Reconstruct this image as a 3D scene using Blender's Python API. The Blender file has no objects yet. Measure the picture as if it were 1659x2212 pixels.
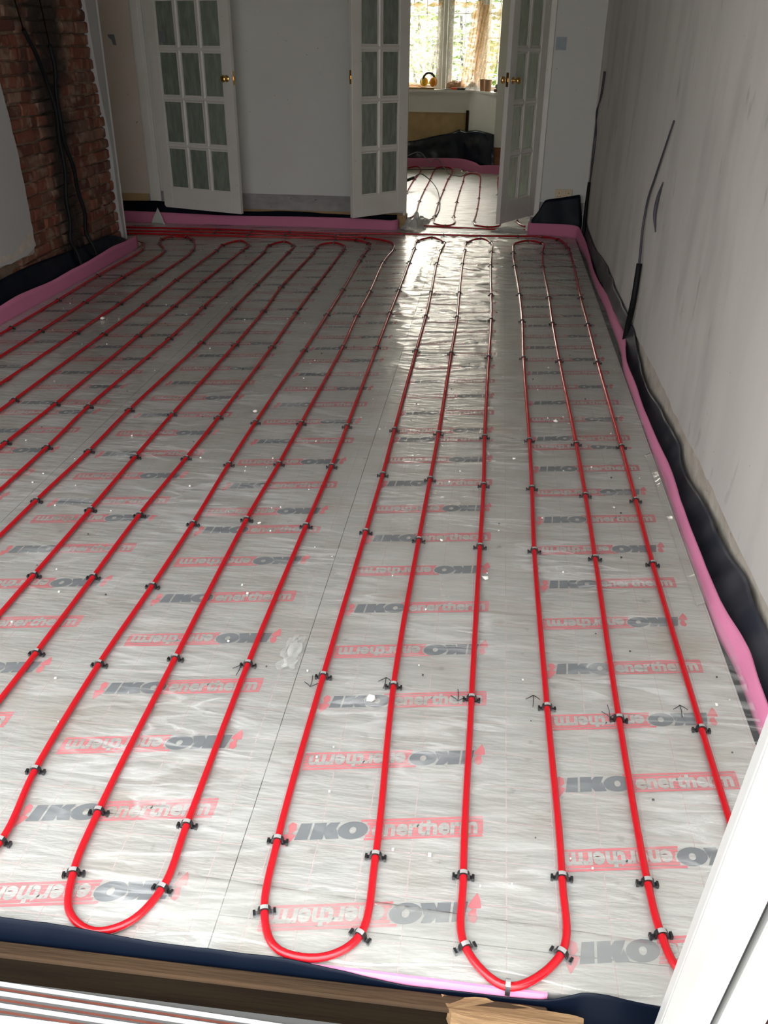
import bpy, bmesh, math, random
import numpy as np
from mathutils import Vector, Matrix, noise

random.seed(7)
C = bpy.context.scene
COL = C.collection
PI = math.pi

# ------------------------------------------------------------------ camera
cam_d = bpy.data.cameras.new('camera')
cam = bpy.data.objects.new('camera', cam_d)
COL.objects.link(cam)
R = Vector((0.99274886, 0.11985035, 0.0092515))
U = Vector((-0.06518539, 0.47208337, 0.87914058))
FW = Vector((-0.10099783, 0.87336887, -0.47647272))
cam.matrix_world = Matrix(((R.x, U.x, -FW.x, 0), (R.y, U.y, -FW.y, 0), (R.z, U.z, -FW.z, 1.513), (0, 0, 0, 1)))
cam_d.sensor_fit = 'HORIZONTAL'
cam_d.sensor_width = 36.0
cam_d.lens = 36.0 * 1889.115 / 1659.0
cam_d.clip_start = 0.02
C.camera = cam

# ------------------------------------------------------------------ world, exposure
W = bpy.data.worlds.new('overcast_sky')
C.world = W
W.use_nodes = True
wn, wl = W.node_tree.nodes, W.node_tree.links
wn.clear()
out = wn.new('ShaderNodeOutputWorld')
bg = wn.new('ShaderNodeBackground')
tc = wn.new('ShaderNodeTexCoord')
sep = wn.new('ShaderNodeSeparateXYZ')
rmp = wn.new('ShaderNodeValToRGB')
rmp.color_ramp.elements[0].position = 0.42
rmp.color_ramp.elements[0].color = (0.20, 0.20, 0.185, 1)
rmp.color_ramp.elements[1].position = 0.62
rmp.color_ramp.elements[1].color = (0.50, 0.505, 0.50, 1)
_e = rmp.color_ramp.elements.new(0.85)
_e.color = (1.25, 1.29, 1.32, 1)
mp = wn.new('ShaderNodeMapRange')
mp.inputs[1].default_value = -1
wl.new(tc.outputs['Generated'], sep.inputs[0])
wl.new(sep.outputs['Z'], mp.inputs[0])
wl.new(mp.outputs[0], rmp.inputs[0])
wl.new(rmp.outputs[0], bg.inputs[0])
wl.new(bg.outputs[0], out.inputs[0])
bg.inputs[1].default_value = 6.0
C.view_settings.view_transform = 'Standard'
C.view_settings.look = 'None'
C.view_settings.gamma = 1.0
C.view_settings.use_curve_mapping = False
C.view_settings.exposure = 0.24
C.cycles.max_bounces = 10
C.cycles.diffuse_bounces = 5
C.cycles.glossy_bounces = 4
C.cycles.transparent_max_bounces = 16
C.cycles.transmission_bounces = 6
C.cycles.caustics_reflective = False
C.cycles.caustics_refractive = False
C.cycles.sample_clamp_indirect = 6.0


# soft low sun beyond the bay window
sun_d = bpy.data.lights.new('hazy_sun', 'SUN')
sun_d.energy = 9.0
sun_d.angle = math.radians(45)
sun_d.color = (1.0, 0.93, 0.80)
sun = bpy.data.objects.new('hazy_sun', sun_d)
sun.rotation_euler = (math.radians(-62), 0, math.radians(12))
sun.location = (0, 16, 6)
COL.objects.link(sun)


def portal(name, loc, rot, sx, sy):
    d = bpy.data.lights.new(name, 'AREA')
    d.shape = 'RECTANGLE'
    d.size, d.size_y = sx, sy
    d.cycles.is_portal = True
    o = bpy.data.objects.new(name, d)
    o.location, o.rotation_euler = loc, rot
    COL.objects.link(o)


portal('daylight_garden_opening', (-1.0, 0.86, 1.0), (-PI / 2, 0, PI), 3.9, 2.3)
portal('daylight_bay_window', (-1.1, 13.0, 1.55), (-PI / 2, 0, 0), 2.4, 1.3)


# ------------------------------------------------------------------ helpers
def mat(name, col, rough=0.6, metal=0.0, spec=0.5, noise_amt=0.0, noise_scale=8.0, col2=None, bump=0.0, bump_scale=40.0,
        stretch=(1, 1, 1), coat=0.0):
    m = bpy.data.materials.new(name)
    m.use_nodes = True
    nt = m.node_tree
    b = nt.nodes['Principled BSDF']
    b.inputs['Base Color'].default_value = (*col, 1)
    b.inputs['Roughness'].default_value = rough
    b.inputs['Metallic'].default_value = metal
    b.inputs['Specular IOR Level'].default_value = spec
    b.inputs['Coat Weight'].default_value = coat
    if col2 is not None or bump:
        t = nt.nodes.new('ShaderNodeTexCoord')
        mpn = nt.nodes.new('ShaderNodeMapping')
        mpn.inputs['Scale'].default_value = stretch
        nt.links.new(t.outputs['Object'], mpn.inputs[0])
    if col2 is not None:
        n = nt.nodes.new('ShaderNodeTexNoise')
        n.inputs['Scale'].default_value = noise_scale
        n.inputs['Detail'].default_value = 6
        r = nt.nodes.new('ShaderNodeValToRGB')
        r.color_ramp.elements[0].position = 0.5 - noise_amt
        r.color_ramp.elements[1].position = 0.5 + noise_amt
        r.color_ramp.elements[0].color = (*col, 1)
        r.color_ramp.elements[1].color = (*col2, 1)
        nt.links.new(mpn.outputs[0], n.inputs['Vector'])
        nt.links.new(n.outputs['Fac'], r.inputs[0])
        nt.links.new(r.outputs[0], b.inputs['Base Color'])
    if bump:
        n2 = nt.nodes.new('ShaderNodeTexNoise')
        n2.inputs['Scale'].default_value = bump_scale
        n2.inputs['Detail'].default_value = 5
        bp = nt.nodes.new('ShaderNodeBump')
        bp.inputs['Strength'].default_value = bump
        bp.inputs['Distance'].default_value = 0.01
        nt.links.new(mpn.outputs[0], n2.inputs['Vector'])
        nt.links.new(n2.outputs['Fac'], bp.inputs['Height'])
        nt.links.new(bp.outputs[0], b.inputs['Normal'])
    return m


def stain(m, col, scale, lo, hi, stretch=(1, 1, 1), amount=1.0, seed=0.0):
    """marks of another colour with an outline of their own, over a material's base colour"""
    nt = m.node_tree
    b = nt.nodes['Principled BSDF']
    t = nt.nodes.new('ShaderNodeTexCoord')
    mpn = nt.nodes.new('ShaderNodeMapping')
    mpn.inputs['Scale'].default_value = stretch
    mpn.inputs['Location'].default_value = (seed, seed * 1.7, seed * 0.6)
    n = nt.nodes.new('ShaderNodeTexNoise')
    n.inputs['Scale'].default_value = scale
    n.inputs['Detail'].default_value = 5
    r = nt.nodes.new('ShaderNodeMapRange')
    r.inputs[1].default_value = lo
    r.inputs[2].default_value = hi
    r.inputs[4].default_value = amount
    x = nt.nodes.new('ShaderNodeMix')
    x.data_type = 'RGBA'
    x.inputs[7].default_value = (*col, 1)
    nt.links.new(t.outputs['Object'], mpn.inputs[0])
    nt.links.new(mpn.outputs[0], n.inputs['Vector'])
    nt.links.new(n.outputs['Fac'], r.inputs[0])
    nt.links.new(r.outputs[0], x.inputs[0])
    if b.inputs['Base Color'].is_linked:
        nt.links.new(b.inputs['Base Color'].links[0].from_socket, x.inputs[6])
    else:
        x.inputs[6].default_value = b.inputs['Base Color'].default_value
    nt.links.new(x.outputs[2], b.inputs['Base Color'])
    return m


def tag(o, label=None, cat=None, group=None, kind=None):
    if label: o['label'] = label
    if cat: o['category'] = cat
    if group: o['group'] = group
    if kind: o['kind'] = kind
    return o


def obj(name, bm, mats, parent=None, smooth=False):
    me = bpy.data.meshes.new(name)
    bm.normal_update()
    bm.to_mesh(me)
    bm.free()
    for m in (mats if isinstance(mats, (list, tuple)) else [mats]):
        me.materials.append(m)
    if smooth:
        for p in me.polygons: p.use_smooth = True
    o = bpy.data.objects.new(name, me)
    COL.objects.link(o)
    if parent: o.parent = parent
    return o


def empty(name, loc=(0, 0, 0), rz=0):
    o = bpy.data.objects.new(name, None)
    o.empty_display_size = 0.1
    o.location = loc
    o.rotation_euler = (0, 0, rz)
    COL.objects.link(o)
    return o


def box(bm, x0, x1, y0, y1, z0, z1, mi=0, M=None):
    vs = [bm.verts.new(Vector(p) if M is None else M @ Vector(p)) for p in
          ((x0, y0, z0), (x1, y0, z0), (x1, y1, z0), (x0, y1, z0), (x0, y0, z1), (x1, y0, z1), (x1, y1, z1), (x0, y1, z1))]
    for f in ((3, 2, 1, 0), (4, 5, 6, 7), (0, 1, 5, 4), (1, 2, 6, 5), (2, 3, 7, 6), (3, 0, 4, 7)):
        bm.faces.new([vs[i] for i in f]).material_index = mi
    return vs


def bevel(bm, w=0.003, seg=2):
    bmesh.ops.bevel(bm, geom=list(bm.edges), offset=w, segments=seg, affect='EDGES', profile=0.5)


def catmull(pts, step=0.02):
    P = [Vector(p) for p in pts]
    P = [P[0] * 2 - P[1]] + P + [P[-1] * 2 - P[-2]]
    res = []
    for i in range(1, len(P) - 2):
        p0, p1, p2, p3 = P[i - 1:i + 3]
        t0 = 0.0
        t1 = t0 + max((p1 - p0).length, 1e-5) ** 0.5
        t2 = t1 + max((p2 - p1).length, 1e-5) ** 0.5
        t3 = t2 + max((p3 - p2).length, 1e-5) ** 0.5
        n = max(2, int((p2 - p1).length / step))
        for k in range(n):
            t = t1 + (t2 - t1) * k / n
            a1 = p0 * ((t1 - t) / (t1 - t0)) + p1 * ((t - t0) / (t1 - t0))
            a2 = p1 * ((t2 - t) / (t2 - t1)) + p2 * ((t - t1) / (t2 - t1))
            a3 = p2 * ((t3 - t) / (t3 - t2)) + p3 * ((t - t2) / (t3 - t2))
            b1 = a1 * ((t2 - t) / (t2 - t0)) + a2 * ((t - t0) / (t2 - t0))
            b2 = a2 * ((t3 - t) / (t3 - t1)) + a3 * ((t - t1) / (t3 - t1))
            res.append(b1 * ((t2 - t) / (t2 - t1)) + b2 * ((t - t1) / (t2 - t1)))
    res.append(P[-2].copy())
    return res


def tube(bm, pts, r, seg=12, mi=0, caps=True):
    """r: a number or a list of radii, one per point"""
    n = len(pts)
    rad = r if isinstance(r, (list, tuple)) else [r] * n
    rings, up = [], None
    for i, p in enumerate(pts):
        t = (pts[min(i + 1, n - 1)] - pts[max(i - 1, 0)]).normalized()
        if up is None:
            up = Vector((0, 0, 1)) if abs(t.z) < 0.9 else Vector((1, 0, 0))
        s = t.cross(up).normalized()
        up = s.cross(t).normalized()
        rings.append([bm.verts.new(p + (s * math.cos(a) + up * math.sin(a)) * rad[i]) for a in
                      [2 * PI * k / seg for k in range(seg)]])
    for a, b in zip(rings, rings[1:]):
        for k in range(seg):
            f = bm.faces.new((a[k], a[(k + 1) % seg], b[(k + 1) % seg], b[k]))
            f.material_index = mi
            f.smooth = True
    if caps:
        bm.faces.new(list(reversed(rings[0]))).material_index = mi
        bm.faces.new(rings[-1]).material_index = mi


def lathe(bm, prof, seg=20, M=None, mi=0):
    """prof: (radius, height) list, revolved about local Z"""
    rings = []
    for r, z in prof:
        rings.append([bm.verts.new((M or Matrix()) @ Vector((r * math.cos(a), r * math.sin(a), z))) for a in
                      [2 * PI * k / seg for k in range(seg)]])
    for a, b in zip(rings, rings[1:]):
        for k in range(seg):
            f = bm.faces.new((a[k], a[(k + 1) % seg], b[(k + 1) % seg], b[k]))
            f.material_index = mi
            f.smooth = True
    bm.faces.new(list(reversed(rings[0]))).material_index = mi
    bm.faces.new(rings[-1]).material_index = mi


def resample(pts, n):
    P = [Vector(p) for p in pts]
    L = [0.0]
    for a, b in zip(P, P[1:]): L.append(L[-1] + (b - a).length)
    res, j = [], 0
    for i in range(n):
        d = L[-1] * i / (n - 1)
        while j < len(P) - 2 and L[j + 1] < d: j += 1
        k = (d - L[j]) / max(L[j + 1] - L[j], 1e-9)
        res.append(P[j].lerp(P[j + 1], min(max(k, 0), 1)))
    return res


def ribbon(bm, curves, n, thick, wrinkle=0.0, wscale=8.0, rows=6, seed=0.0, mi=0, fold=None):
    """a sheet lofted over two or more long curves, given thickness"""
    cs = [resample(catmull(c, 0.03), n) for c in curves]
    grid = []
    m = (len(cs) - 1) * rows
    for j in range(m + 1):
        a = min(j // rows, len(cs) - 2)
        k = j / rows - a
        grid.append([cs[a][i].lerp(cs[a + 1][i], k) for i in range(n)])
    # normals
    top, bot = [], []
    for j in range(m + 1):
        rt, rb = [], []
        for i in range(n):
            du = grid[j][min(i + 1, n - 1)] - grid[j][max(i - 1, 0)]
            dv = grid[min(j + 1, m)][i] - grid[max(j - 1, 0)][i]
            nn = du.cross(dv)
            nn = nn.normalized() if nn.length > 1e-9 else Vector((0, 0, 1))
            p = grid[j][i]
            d = wrinkle * (noise.noise(Vector((p.x * wscale + seed, p.y * wscale, p.z * wscale * 0.6)))
                           + 0.6 * abs(noise.noise(Vector((p.x * wscale * 2.3, p.y * wscale * 2.3 + seed, p.z * wscale)))))
            q = p + nn * d
            rt.append(bm.verts.new(q + nn * thick / 2))
            rb.append(bm.verts.new(q - nn * thick / 2))
        top.append(rt)
        bot.append(rb)
    for j in range(m):
        for i in range(n - 1):
            for g, fl in ((top, False), (bot, True)):
                q = [g[j][i], g[j][i + 1], g[j + 1][i + 1], g[j + 1][i]]
                f = bm.faces.new(q[::-1] if fl else q)
                f.smooth = True
                f.material_index = mi
    for j in range(m):
        for i in (0, n - 1):
            bm.faces.new((top[j][i], bot[j][i], bot[j + 1][i], top[j + 1][i])).material_index = mi
    for i in range(n - 1):
        for j in (0, m):
            bm.faces.new((top[j][i], top[j][i + 1], bot[j][i + 1], bot[j][i])).material_index = mi
    bmesh.ops.recalc_face_normals(bm, faces=list(bm.faces))


def prism(bm, poly, axis, a, b, mi=0):
    """2-D polygon (list of (u, v)) extruded between a and b along axis: 'x' -> (u=y, v=z), 'y' -> (u=x, v=z), 'z' -> (u=x, v=y)"""
    def P(u, v, w):
        return {'x': (w, u, v), 'y': (u, w, v), 'z': (u, v, w)}[axis]
    A = [bm.verts.new(P(u, v, a)) for u, v in poly]
    B = [bm.verts.new(P(u, v, b)) for u, v in poly]
    n = len(poly)
    fs = [bm.faces.new(A), bm.faces.new(B[::-1])]
    for i in range(n):
        fs.append(bm.faces.new((A[i], B[i], B[(i + 1) % n], A[(i + 1) % n])))
    for f in fs: f.material_index = mi
    bmesh.ops.recalc_face_normals(bm, faces=fs)


# ------------------------------------------------------------------ materials
M_foil = mat('foil_facing', (0.67, 0.665, 0.635), 0.44, 0.66, 0.5, 0.16, 5.0, (0.59, 0.585, 0.56), 0.55, 16.0, stretch=(0.55, 2.2, 1))
stain(M_foil, (0.50, 0.44, 0.36), 4.5, 0.50, 0.72, (1, 1, 1), 0.6, 3.3)
stain(M_foil, (0.20, 0.17, 0.14), 22.0, 0.66, 0.80, (1, 1, 1), 0.6, 1.3)
M_tape = mat('foil_tape', (0.60, 0.60, 0.58), 0.35, 0.5, bump=0.3, bump_scale=60)
M_ink_red = mat('red_ink', (0.50, 0.115, 0.13), 0.5)
M_ink_grey = mat('dark_grey_ink', (0.11, 0.12, 0.13), 0.5)
M_grid = mat('faint_red_grid_ink', (0.50, 0.36, 0.35), 0.5)
M_core = mat('insulation_core', (0.55, 0.47, 0.33), 0.9)
M_pen = mat('black_pen', (0.02, 0.02, 0.025), 0.5)
M_pipe = mat('red_pipe', (0.42, 0.006, 0.012), 0.22, spec=0.5)
M_clip = mat('black_plastic', (0.012, 0.012, 0.013), 0.35)
M_clip_top = mat('clip_sky_highlight', (0.30, 0.29, 0.28), 0.3)  # sky reflection on top of the black clips, painted as pale grey
M_pink = mat('pink_foam', (0.62, 0.20, 0.34), 0.75, spec=0.3, bump=0.12, bump_scale=160)
M_dpm = mat('blue_black_membrane', (0.0022, 0.0046, 0.0115), 0.45, spec=0.13, bump=0.25, bump_scale=9)
M_dpm_grey = mat('dusty_membrane', (0.020, 0.022, 0.032), 0.45, spec=0.3, noise_amt=0.15, noise_scale=6.0, col2=(0.055, 0.055, 0.065), bump=0.25, bump_scale=10)
M_white_gloss = mat('white_gloss_paint', (0.80, 0.77, 0.73), 0.35, col2=(0.74, 0.71, 0.66), noise_amt=0.2, noise_scale=6)
stain(M_white_gloss, (0.25, 0.22, 0.19), 45.0, 0.70, 0.76, (1, 1, 1), 0.6, 1.0)
M_upvc = mat('white_plastic', (0.44, 0.44, 0.425), 0.30, col2=(0.40, 0.40, 0.385), noise_amt=0.2, noise_scale=3)
M_gasket = mat('black_gasket', (0.03, 0.028, 0.03), 0.6)
M_brass = mat('brass', (0.72, 0.46, 0.16), 0.22, 1.0)
M_wall = mat('grey_white_emulsion', (0.72, 0.72, 0.69), 0.8, col2=(0.67, 0.67, 0.64), noise_amt=0.25, noise_scale=2.0, bump=0.06, bump_scale=25)
stain(M_wall, (0.12, 0.11, 0.10), 38.0, 0.73, 0.76, (1, 1, 1), 0.8, 5.0)
M_wall_r = mat('scuffed_right_wall_paint', (0.68, 0.66, 0.625), 0.75, col2=(0.60, 0.585, 0.555), noise_amt=0.25, noise_scale=3.0, stretch=(1, 1.4, 0.45), bump=0.08, bump_scale=14)
stain(M_wall_r, (0.42, 0.405, 0.39), 2.6, 0.50, 0.75, (1, 1.5, 0.5), 0.6, 2.0)
stain(M_wall_r, (0.24, 0.225, 0.215), 6.0, 0.66, 0.76, (1, 1.9, 0.6), 0.55, 7.7)
stain(M_wall_r, (0.40, 0.27, 0.14), 14.0, 0.735, 0.77, (1, 2.4, 0.8), 0.75, 9.0)
stain(M_wall_r, (0.10, 0.09, 0.09), 30.0, 0.745, 0.77, (1, 1.6, 0.8), 0.7, 4.2)
M_cream = mat('cream_wall_paint', (0.74, 0.64, 0.56), 0.75, col2=(0.68, 0.60, 0.50), noise_amt=0.25, noise_scale=3.0)
stain(M_cream, (0.16, 0.13, 0.10), 30.0, 0.71, 0.75, (1, 1, 1), 0.8, 6.0)
M_raw = mat('bare_grey_plaster', (0.42, 0.41, 0.40), 0.9, col2=(0.30, 0.29, 0.28), noise_amt=0.2, noise_scale=9, stretch=(1, 1, 2), bump=0.3, bump_scale=30)
stain(M_raw, (0.06, 0.055, 0.05), 22.0, 0.68, 0.74, (1, 1, 2.0), 0.9, 1.3)
M_raw_cream = mat('bare_cream_plaster', (0.50, 0.45, 0.38), 0.9, col2=(0.60, 0.55, 0.48), noise_amt=0.15, noise_scale=12, bump=0.6, bump_scale=22)
stain(M_raw_cream, (0.14, 0.11, 0.09), 20.0, 0.66, 0.73, (1, 1, 1), 0.8, 2.2)
M_orange = mat('ochre_plaster', (0.55, 0.38, 0.20), 0.9, col2=(0.46, 0.31, 0.16), noise_amt=0.2, noise_scale=10, bump=0.3, bump_scale=25)
M_wood = mat('pale_timber', (0.46, 0.30, 0.15), 0.75, col2=(0.33, 0.20, 0.09), noise_amt=0.2, noise_scale=6, stretch=(0.4, 6, 6), bump=0.3, bump_scale=20)
M_wood_dark = mat('dark_timber', (0.0055, 0.0032, 0.0016), 0.9, spec=0.05, col2=(0.011, 0.007, 0.0035), noise_amt=0.25, noise_scale=5, stretch=(0.5, 5, 5), bump=0.3, bump_scale=20)  # near-black brown also holds the shade on the threshold timber's face
M_wood_mid = mat('brown_timber', (0.045, 0.026, 0.014), 0.85, spec=0.10, col2=(0.026, 0.016, 0.009), noise_amt=0.2, noise_scale=5, stretch=(0.5, 7, 7), bump=0.4, bump_scale=20)
M_mahog = mat('red_brown_stained_wood', (0.085, 0.022, 0.014), 0.45, col2=(0.13, 0.035, 0.02), noise_amt=0.2, noise_scale=8, stretch=(4, 4, 0.5))
M_slab = mat('dark_concrete', (0.06, 0.058, 0.055), 0.9)
M_ceil = mat('white_ceiling', (0.62, 0.61, 0.59), 0.9)
M_conduit = mat('black_conduit', (0.008, 0.008, 0.009), 0.55, spec=0.15)
M_cable = mat('grey_cable', (0.055, 0.05, 0.07), 0.5)
M_ivory = mat('yellowed_ivory_plastic', (0.66, 0.54, 0.38), 0.4)
M_patch = mat('blue_grey_tape', (0.40, 0.45, 0.49), 0.6, col2=(0.34, 0.38, 0.43), noise_amt=0.2, noise_scale=40)
M_duct = mat('dark_grey_tape', (0.19, 0.20, 0.21), 0.6)
M_chip = mat('white_plaster_chip', (0.78, 0.75, 0.70), 0.8)
M_mortar = mat('lime_mortar', (0.30, 0.215, 0.15), 0.95, col2=(0.20, 0.135, 0.09), noise_amt=0.2, noise_scale=14, bump=0.8, bump_scale=30)


def soot(m):
    """soot left up the old flue: a stain with its own ragged outline on the bricks"""
    nt = m.node_tree
    b = nt.nodes['Principled BSDF']
    t = nt.nodes.new('ShaderNodeTexCoord')
    s = nt.nodes.new('ShaderNodeSeparateXYZ')
    n = nt.nodes.new('ShaderNodeTexNoise')
    n.inputs['Scale'].default_value = 3.4
    n.inputs['Detail'].default_value = 5
    nt.links.new(t.outputs['Object'], s.inputs[0])
    nt.links.new(t.outputs['Object'], n.inputs['Vector'])
    def math_(op, a, b_):
        x = nt.nodes.new('ShaderNodeMath')
        x.operation = op
        for i, v in enumerate((a, b_)):
            if v is None: continue
            if isinstance(v, (int, float)): x.inputs[i].default_value = v
            else: nt.links.new(v, x.inputs[i])
        return x.outputs[0]
    d = math_('ABSOLUTE', math_('SUBTRACT', s.outputs['Y'], 6.15), None)
    nn = math_('MULTIPLY', math_('SUBTRACT', n.outputs['Fac'], 0.5), 0.75)
    e = math_('ADD', d, nn)
    r = nt.nodes.new('ShaderNodeMapRange')
    r.inputs[1].default_value = 0.30
    r.inputs[2].default_value = 0.14
    r.inputs[4].default_value = 0.9
    nt.links.new(e, r.inputs[0])
    x = nt.nodes.new('ShaderNodeMix')
    x.data_type = 'RGBA'
    x.inputs[7].default_value = (0.022, 0.018, 0.014, 1)
    nt.links.new(b.inputs['Base Color'].links[0].from_socket, x.inputs[6])
    nt.links.new(r.outputs[0], x.inputs[0])
    nt.links.new(x.outputs[2], b.inputs['Base Color'])


def brick_mat():
    m = mat('old_red_brick', (0.3, 0.1, 0.06), 0.9, bump=0.7, bump_scale=35)
    nt = m.node_tree
    b = nt.nodes['Principled BSDF']
    at = nt.nodes.new('ShaderNodeAttribute')
    at.attribute_name = 'brick_tint'
    r = nt.nodes.new('ShaderNodeValToRGB')
    cr = r.color_ramp
    cr.elements[0].color = (0.105, 0.036, 0.024, 1)
    cr.elements[1].color = (0.27, 0.135, 0.09, 1)
    for p, c in ((0.3, (0.19, 0.062, 0.036, 1)), (0.6, (0.25, 0.088, 0.052, 1)), (0.8, (0.15, 0.082, 0.06, 1))):
        cr.elements.new(p).color = c
    nt.links.new(at.outputs['Fac'], r.inputs[0])
    nt.links.new(r.outputs[0], b.inputs['Base Color'])
    stain(m, (0.30, 0.22, 0.16), 11.0, 0.50, 0.68, (1, 1, 1), 0.8, 2.0)
    stain(m, (0.05, 0.03, 0.022), 12.0, 0.62, 0.78, (1, 1, 1), 0.7, 7.0)
    return m


M_brick = brick_mat()
soot(M_brick)
soot(M_mortar)


def front_fresnel(nt, fr):
    """a thin sheet reflects at its outer faces only"""
    ge = nt.nodes.new('ShaderNodeNewGeometry')
    mu = nt.nodes.new('ShaderNodeMath')
    mu.operation = 'SUBTRACT'
    mu.use_clamp = True
    nt.links.new(fr.outputs[0], mu.inputs[0])
    nt.links.new(ge.outputs['Backfacing'], mu.inputs[1])
    return mu.outputs[0]


def film_mat(name='clear_polythene', haze=0.10, ior=1.38, rough=0.10, tint=(0.97, 0.97, 0.96), crease=0.0):
    m = bpy.data.materials.new(name)
    m.use_nodes = True
    nt = m.node_tree
    nt.nodes.clear()
    o = nt.nodes.new('ShaderNodeOutputMaterial')
    tr = nt.nodes.new('ShaderNodeBsdfTransparent')
    tr.inputs[0].default_value = (*tint, 1)
    gl = nt.nodes.new('ShaderNodeBsdfGlossy')
    gl.inputs['Roughness'].default_value = rough
    df = nt.nodes.new('ShaderNodeBsdfDiffuse')
    df.inputs[0].default_value = (0.80, 0.80, 0.78, 1)
    fr = nt.nodes.new('ShaderNodeFresnel')
    fr.inputs[0].default_value = ior
    t = nt.nodes.new('ShaderNodeTexCoord')
    mpn = nt.nodes.new('ShaderNodeMapping')
    mpn.inputs['Scale'].default_value = (14, 40, 14)
    mpn.inputs['Rotation'].default_value = (0, 0, 0.25)
    n = nt.nodes.new('ShaderNodeTexNoise')
    n.inputs['Scale'].default_value = 1.0
    n.inputs['Detail'].default_value = 4
    bp = nt.nodes.new('ShaderNodeBump')
    bp.inputs['Strength'].default_value = 0.6
    bp.inputs['Distance'].default_value = 0.006
    m1 = nt.nodes.new('ShaderNodeMixShader')
    m1.inputs[0].default_value = haze
    m2 = nt.nodes.new('ShaderNodeMixShader')
    L = nt.links.new
    # creases whiter than the flat film: stretched plastic plus painted wrinkle highlights
    mp2 = nt.nodes.new('ShaderNodeMapping')
    mp2.inputs['Scale'].default_value = (2.2, 11, 3)
    mp2.inputs['Rotation'].default_value = (0, 0, -0.22)
    n2 = nt.nodes.new('ShaderNodeTexNoise')
    n2.inputs['Scale'].default_value = 1.1
    n2.inputs['Detail'].default_value = 5
    n2.inputs['Distortion'].default_value = 0.9
    ab = nt.nodes.new('ShaderNodeMath')
    ab.operation = 'SUBTRACT'
    ab.inputs[1].default_value = 0.5
    ab2 = nt.nodes.new('ShaderNodeMath')
    ab2.operation = 'ABSOLUTE'
    mr = nt.nodes.new('ShaderNodeMapRange')
    mr.inputs[1].default_value, mr.inputs[2].default_value = 0.0, 0.06
    mr.inputs[3].default_value, mr.inputs[4].default_value = min(haze + crease, 0.9), haze
    L(t.outputs['Object'], mp2.inputs[0])
    L(mp2.outputs[0], n2.inputs['Vector'])
    L(n2.outputs['Fac'], ab.inputs[0])
    L(ab.outputs[0], ab2.inputs[0])
    L(ab2.outputs[0], mr.inputs[0])
    n3 = nt.nodes.new('ShaderNodeTexNoise')
    n3.inputs['Scale'].default_value = 2.3
    n3.inputs['Detail'].default_value = 2
    mk = nt.nodes.new('ShaderNodeMapRange')
    mk.inputs[1].default_value, mk.inputs[2].default_value = 0.42, 0.60
    mx = nt.nodes.new('ShaderNodeMix')
    mx.inputs[2].default_value = haze
    L(t.outputs['Object'], n3.inputs['Vector'])
    L(n3.outputs['Fac'], mk.inputs[0])
    L(mk.outputs[0], mx.inputs[0])
    L(mr.outputs[0], mx.inputs[3])
    L(mx.outputs[0], m1.inputs[0])
    L(t.outputs['Object'], mpn.inputs[0])
    L(mpn.outputs[0], n.inputs['Vector'])
    L(n.outputs['Fac'], bp.inputs['Height'])
    for s in (gl.inputs['Normal'], df.inputs['Normal'], fr.inputs['Normal']): L(bp.outputs[0], s)
    L(tr.outputs[0], m1.inputs[1])
    L(df.outputs[0], m1.inputs[2])
    L(front_fresnel(nt, fr), m2.inputs[0])
    L(m1.outputs[0], m2.inputs[1])
    L(gl.outputs[0], m2.inputs[2])
    L(m2.outputs[0], o.inputs[0])
    return m


M_film = film_mat(rough=0.15, haze=0.06, crease=0.26)
M_film_far = film_mat('far_light_polythene', 0.50, 1.30, 0.40)  # extra haze whitens the film to stand for the far room's stronger light
M_film_loose = film_mat('loose_polythene', 0.07, 1.5, 0.10)


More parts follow.
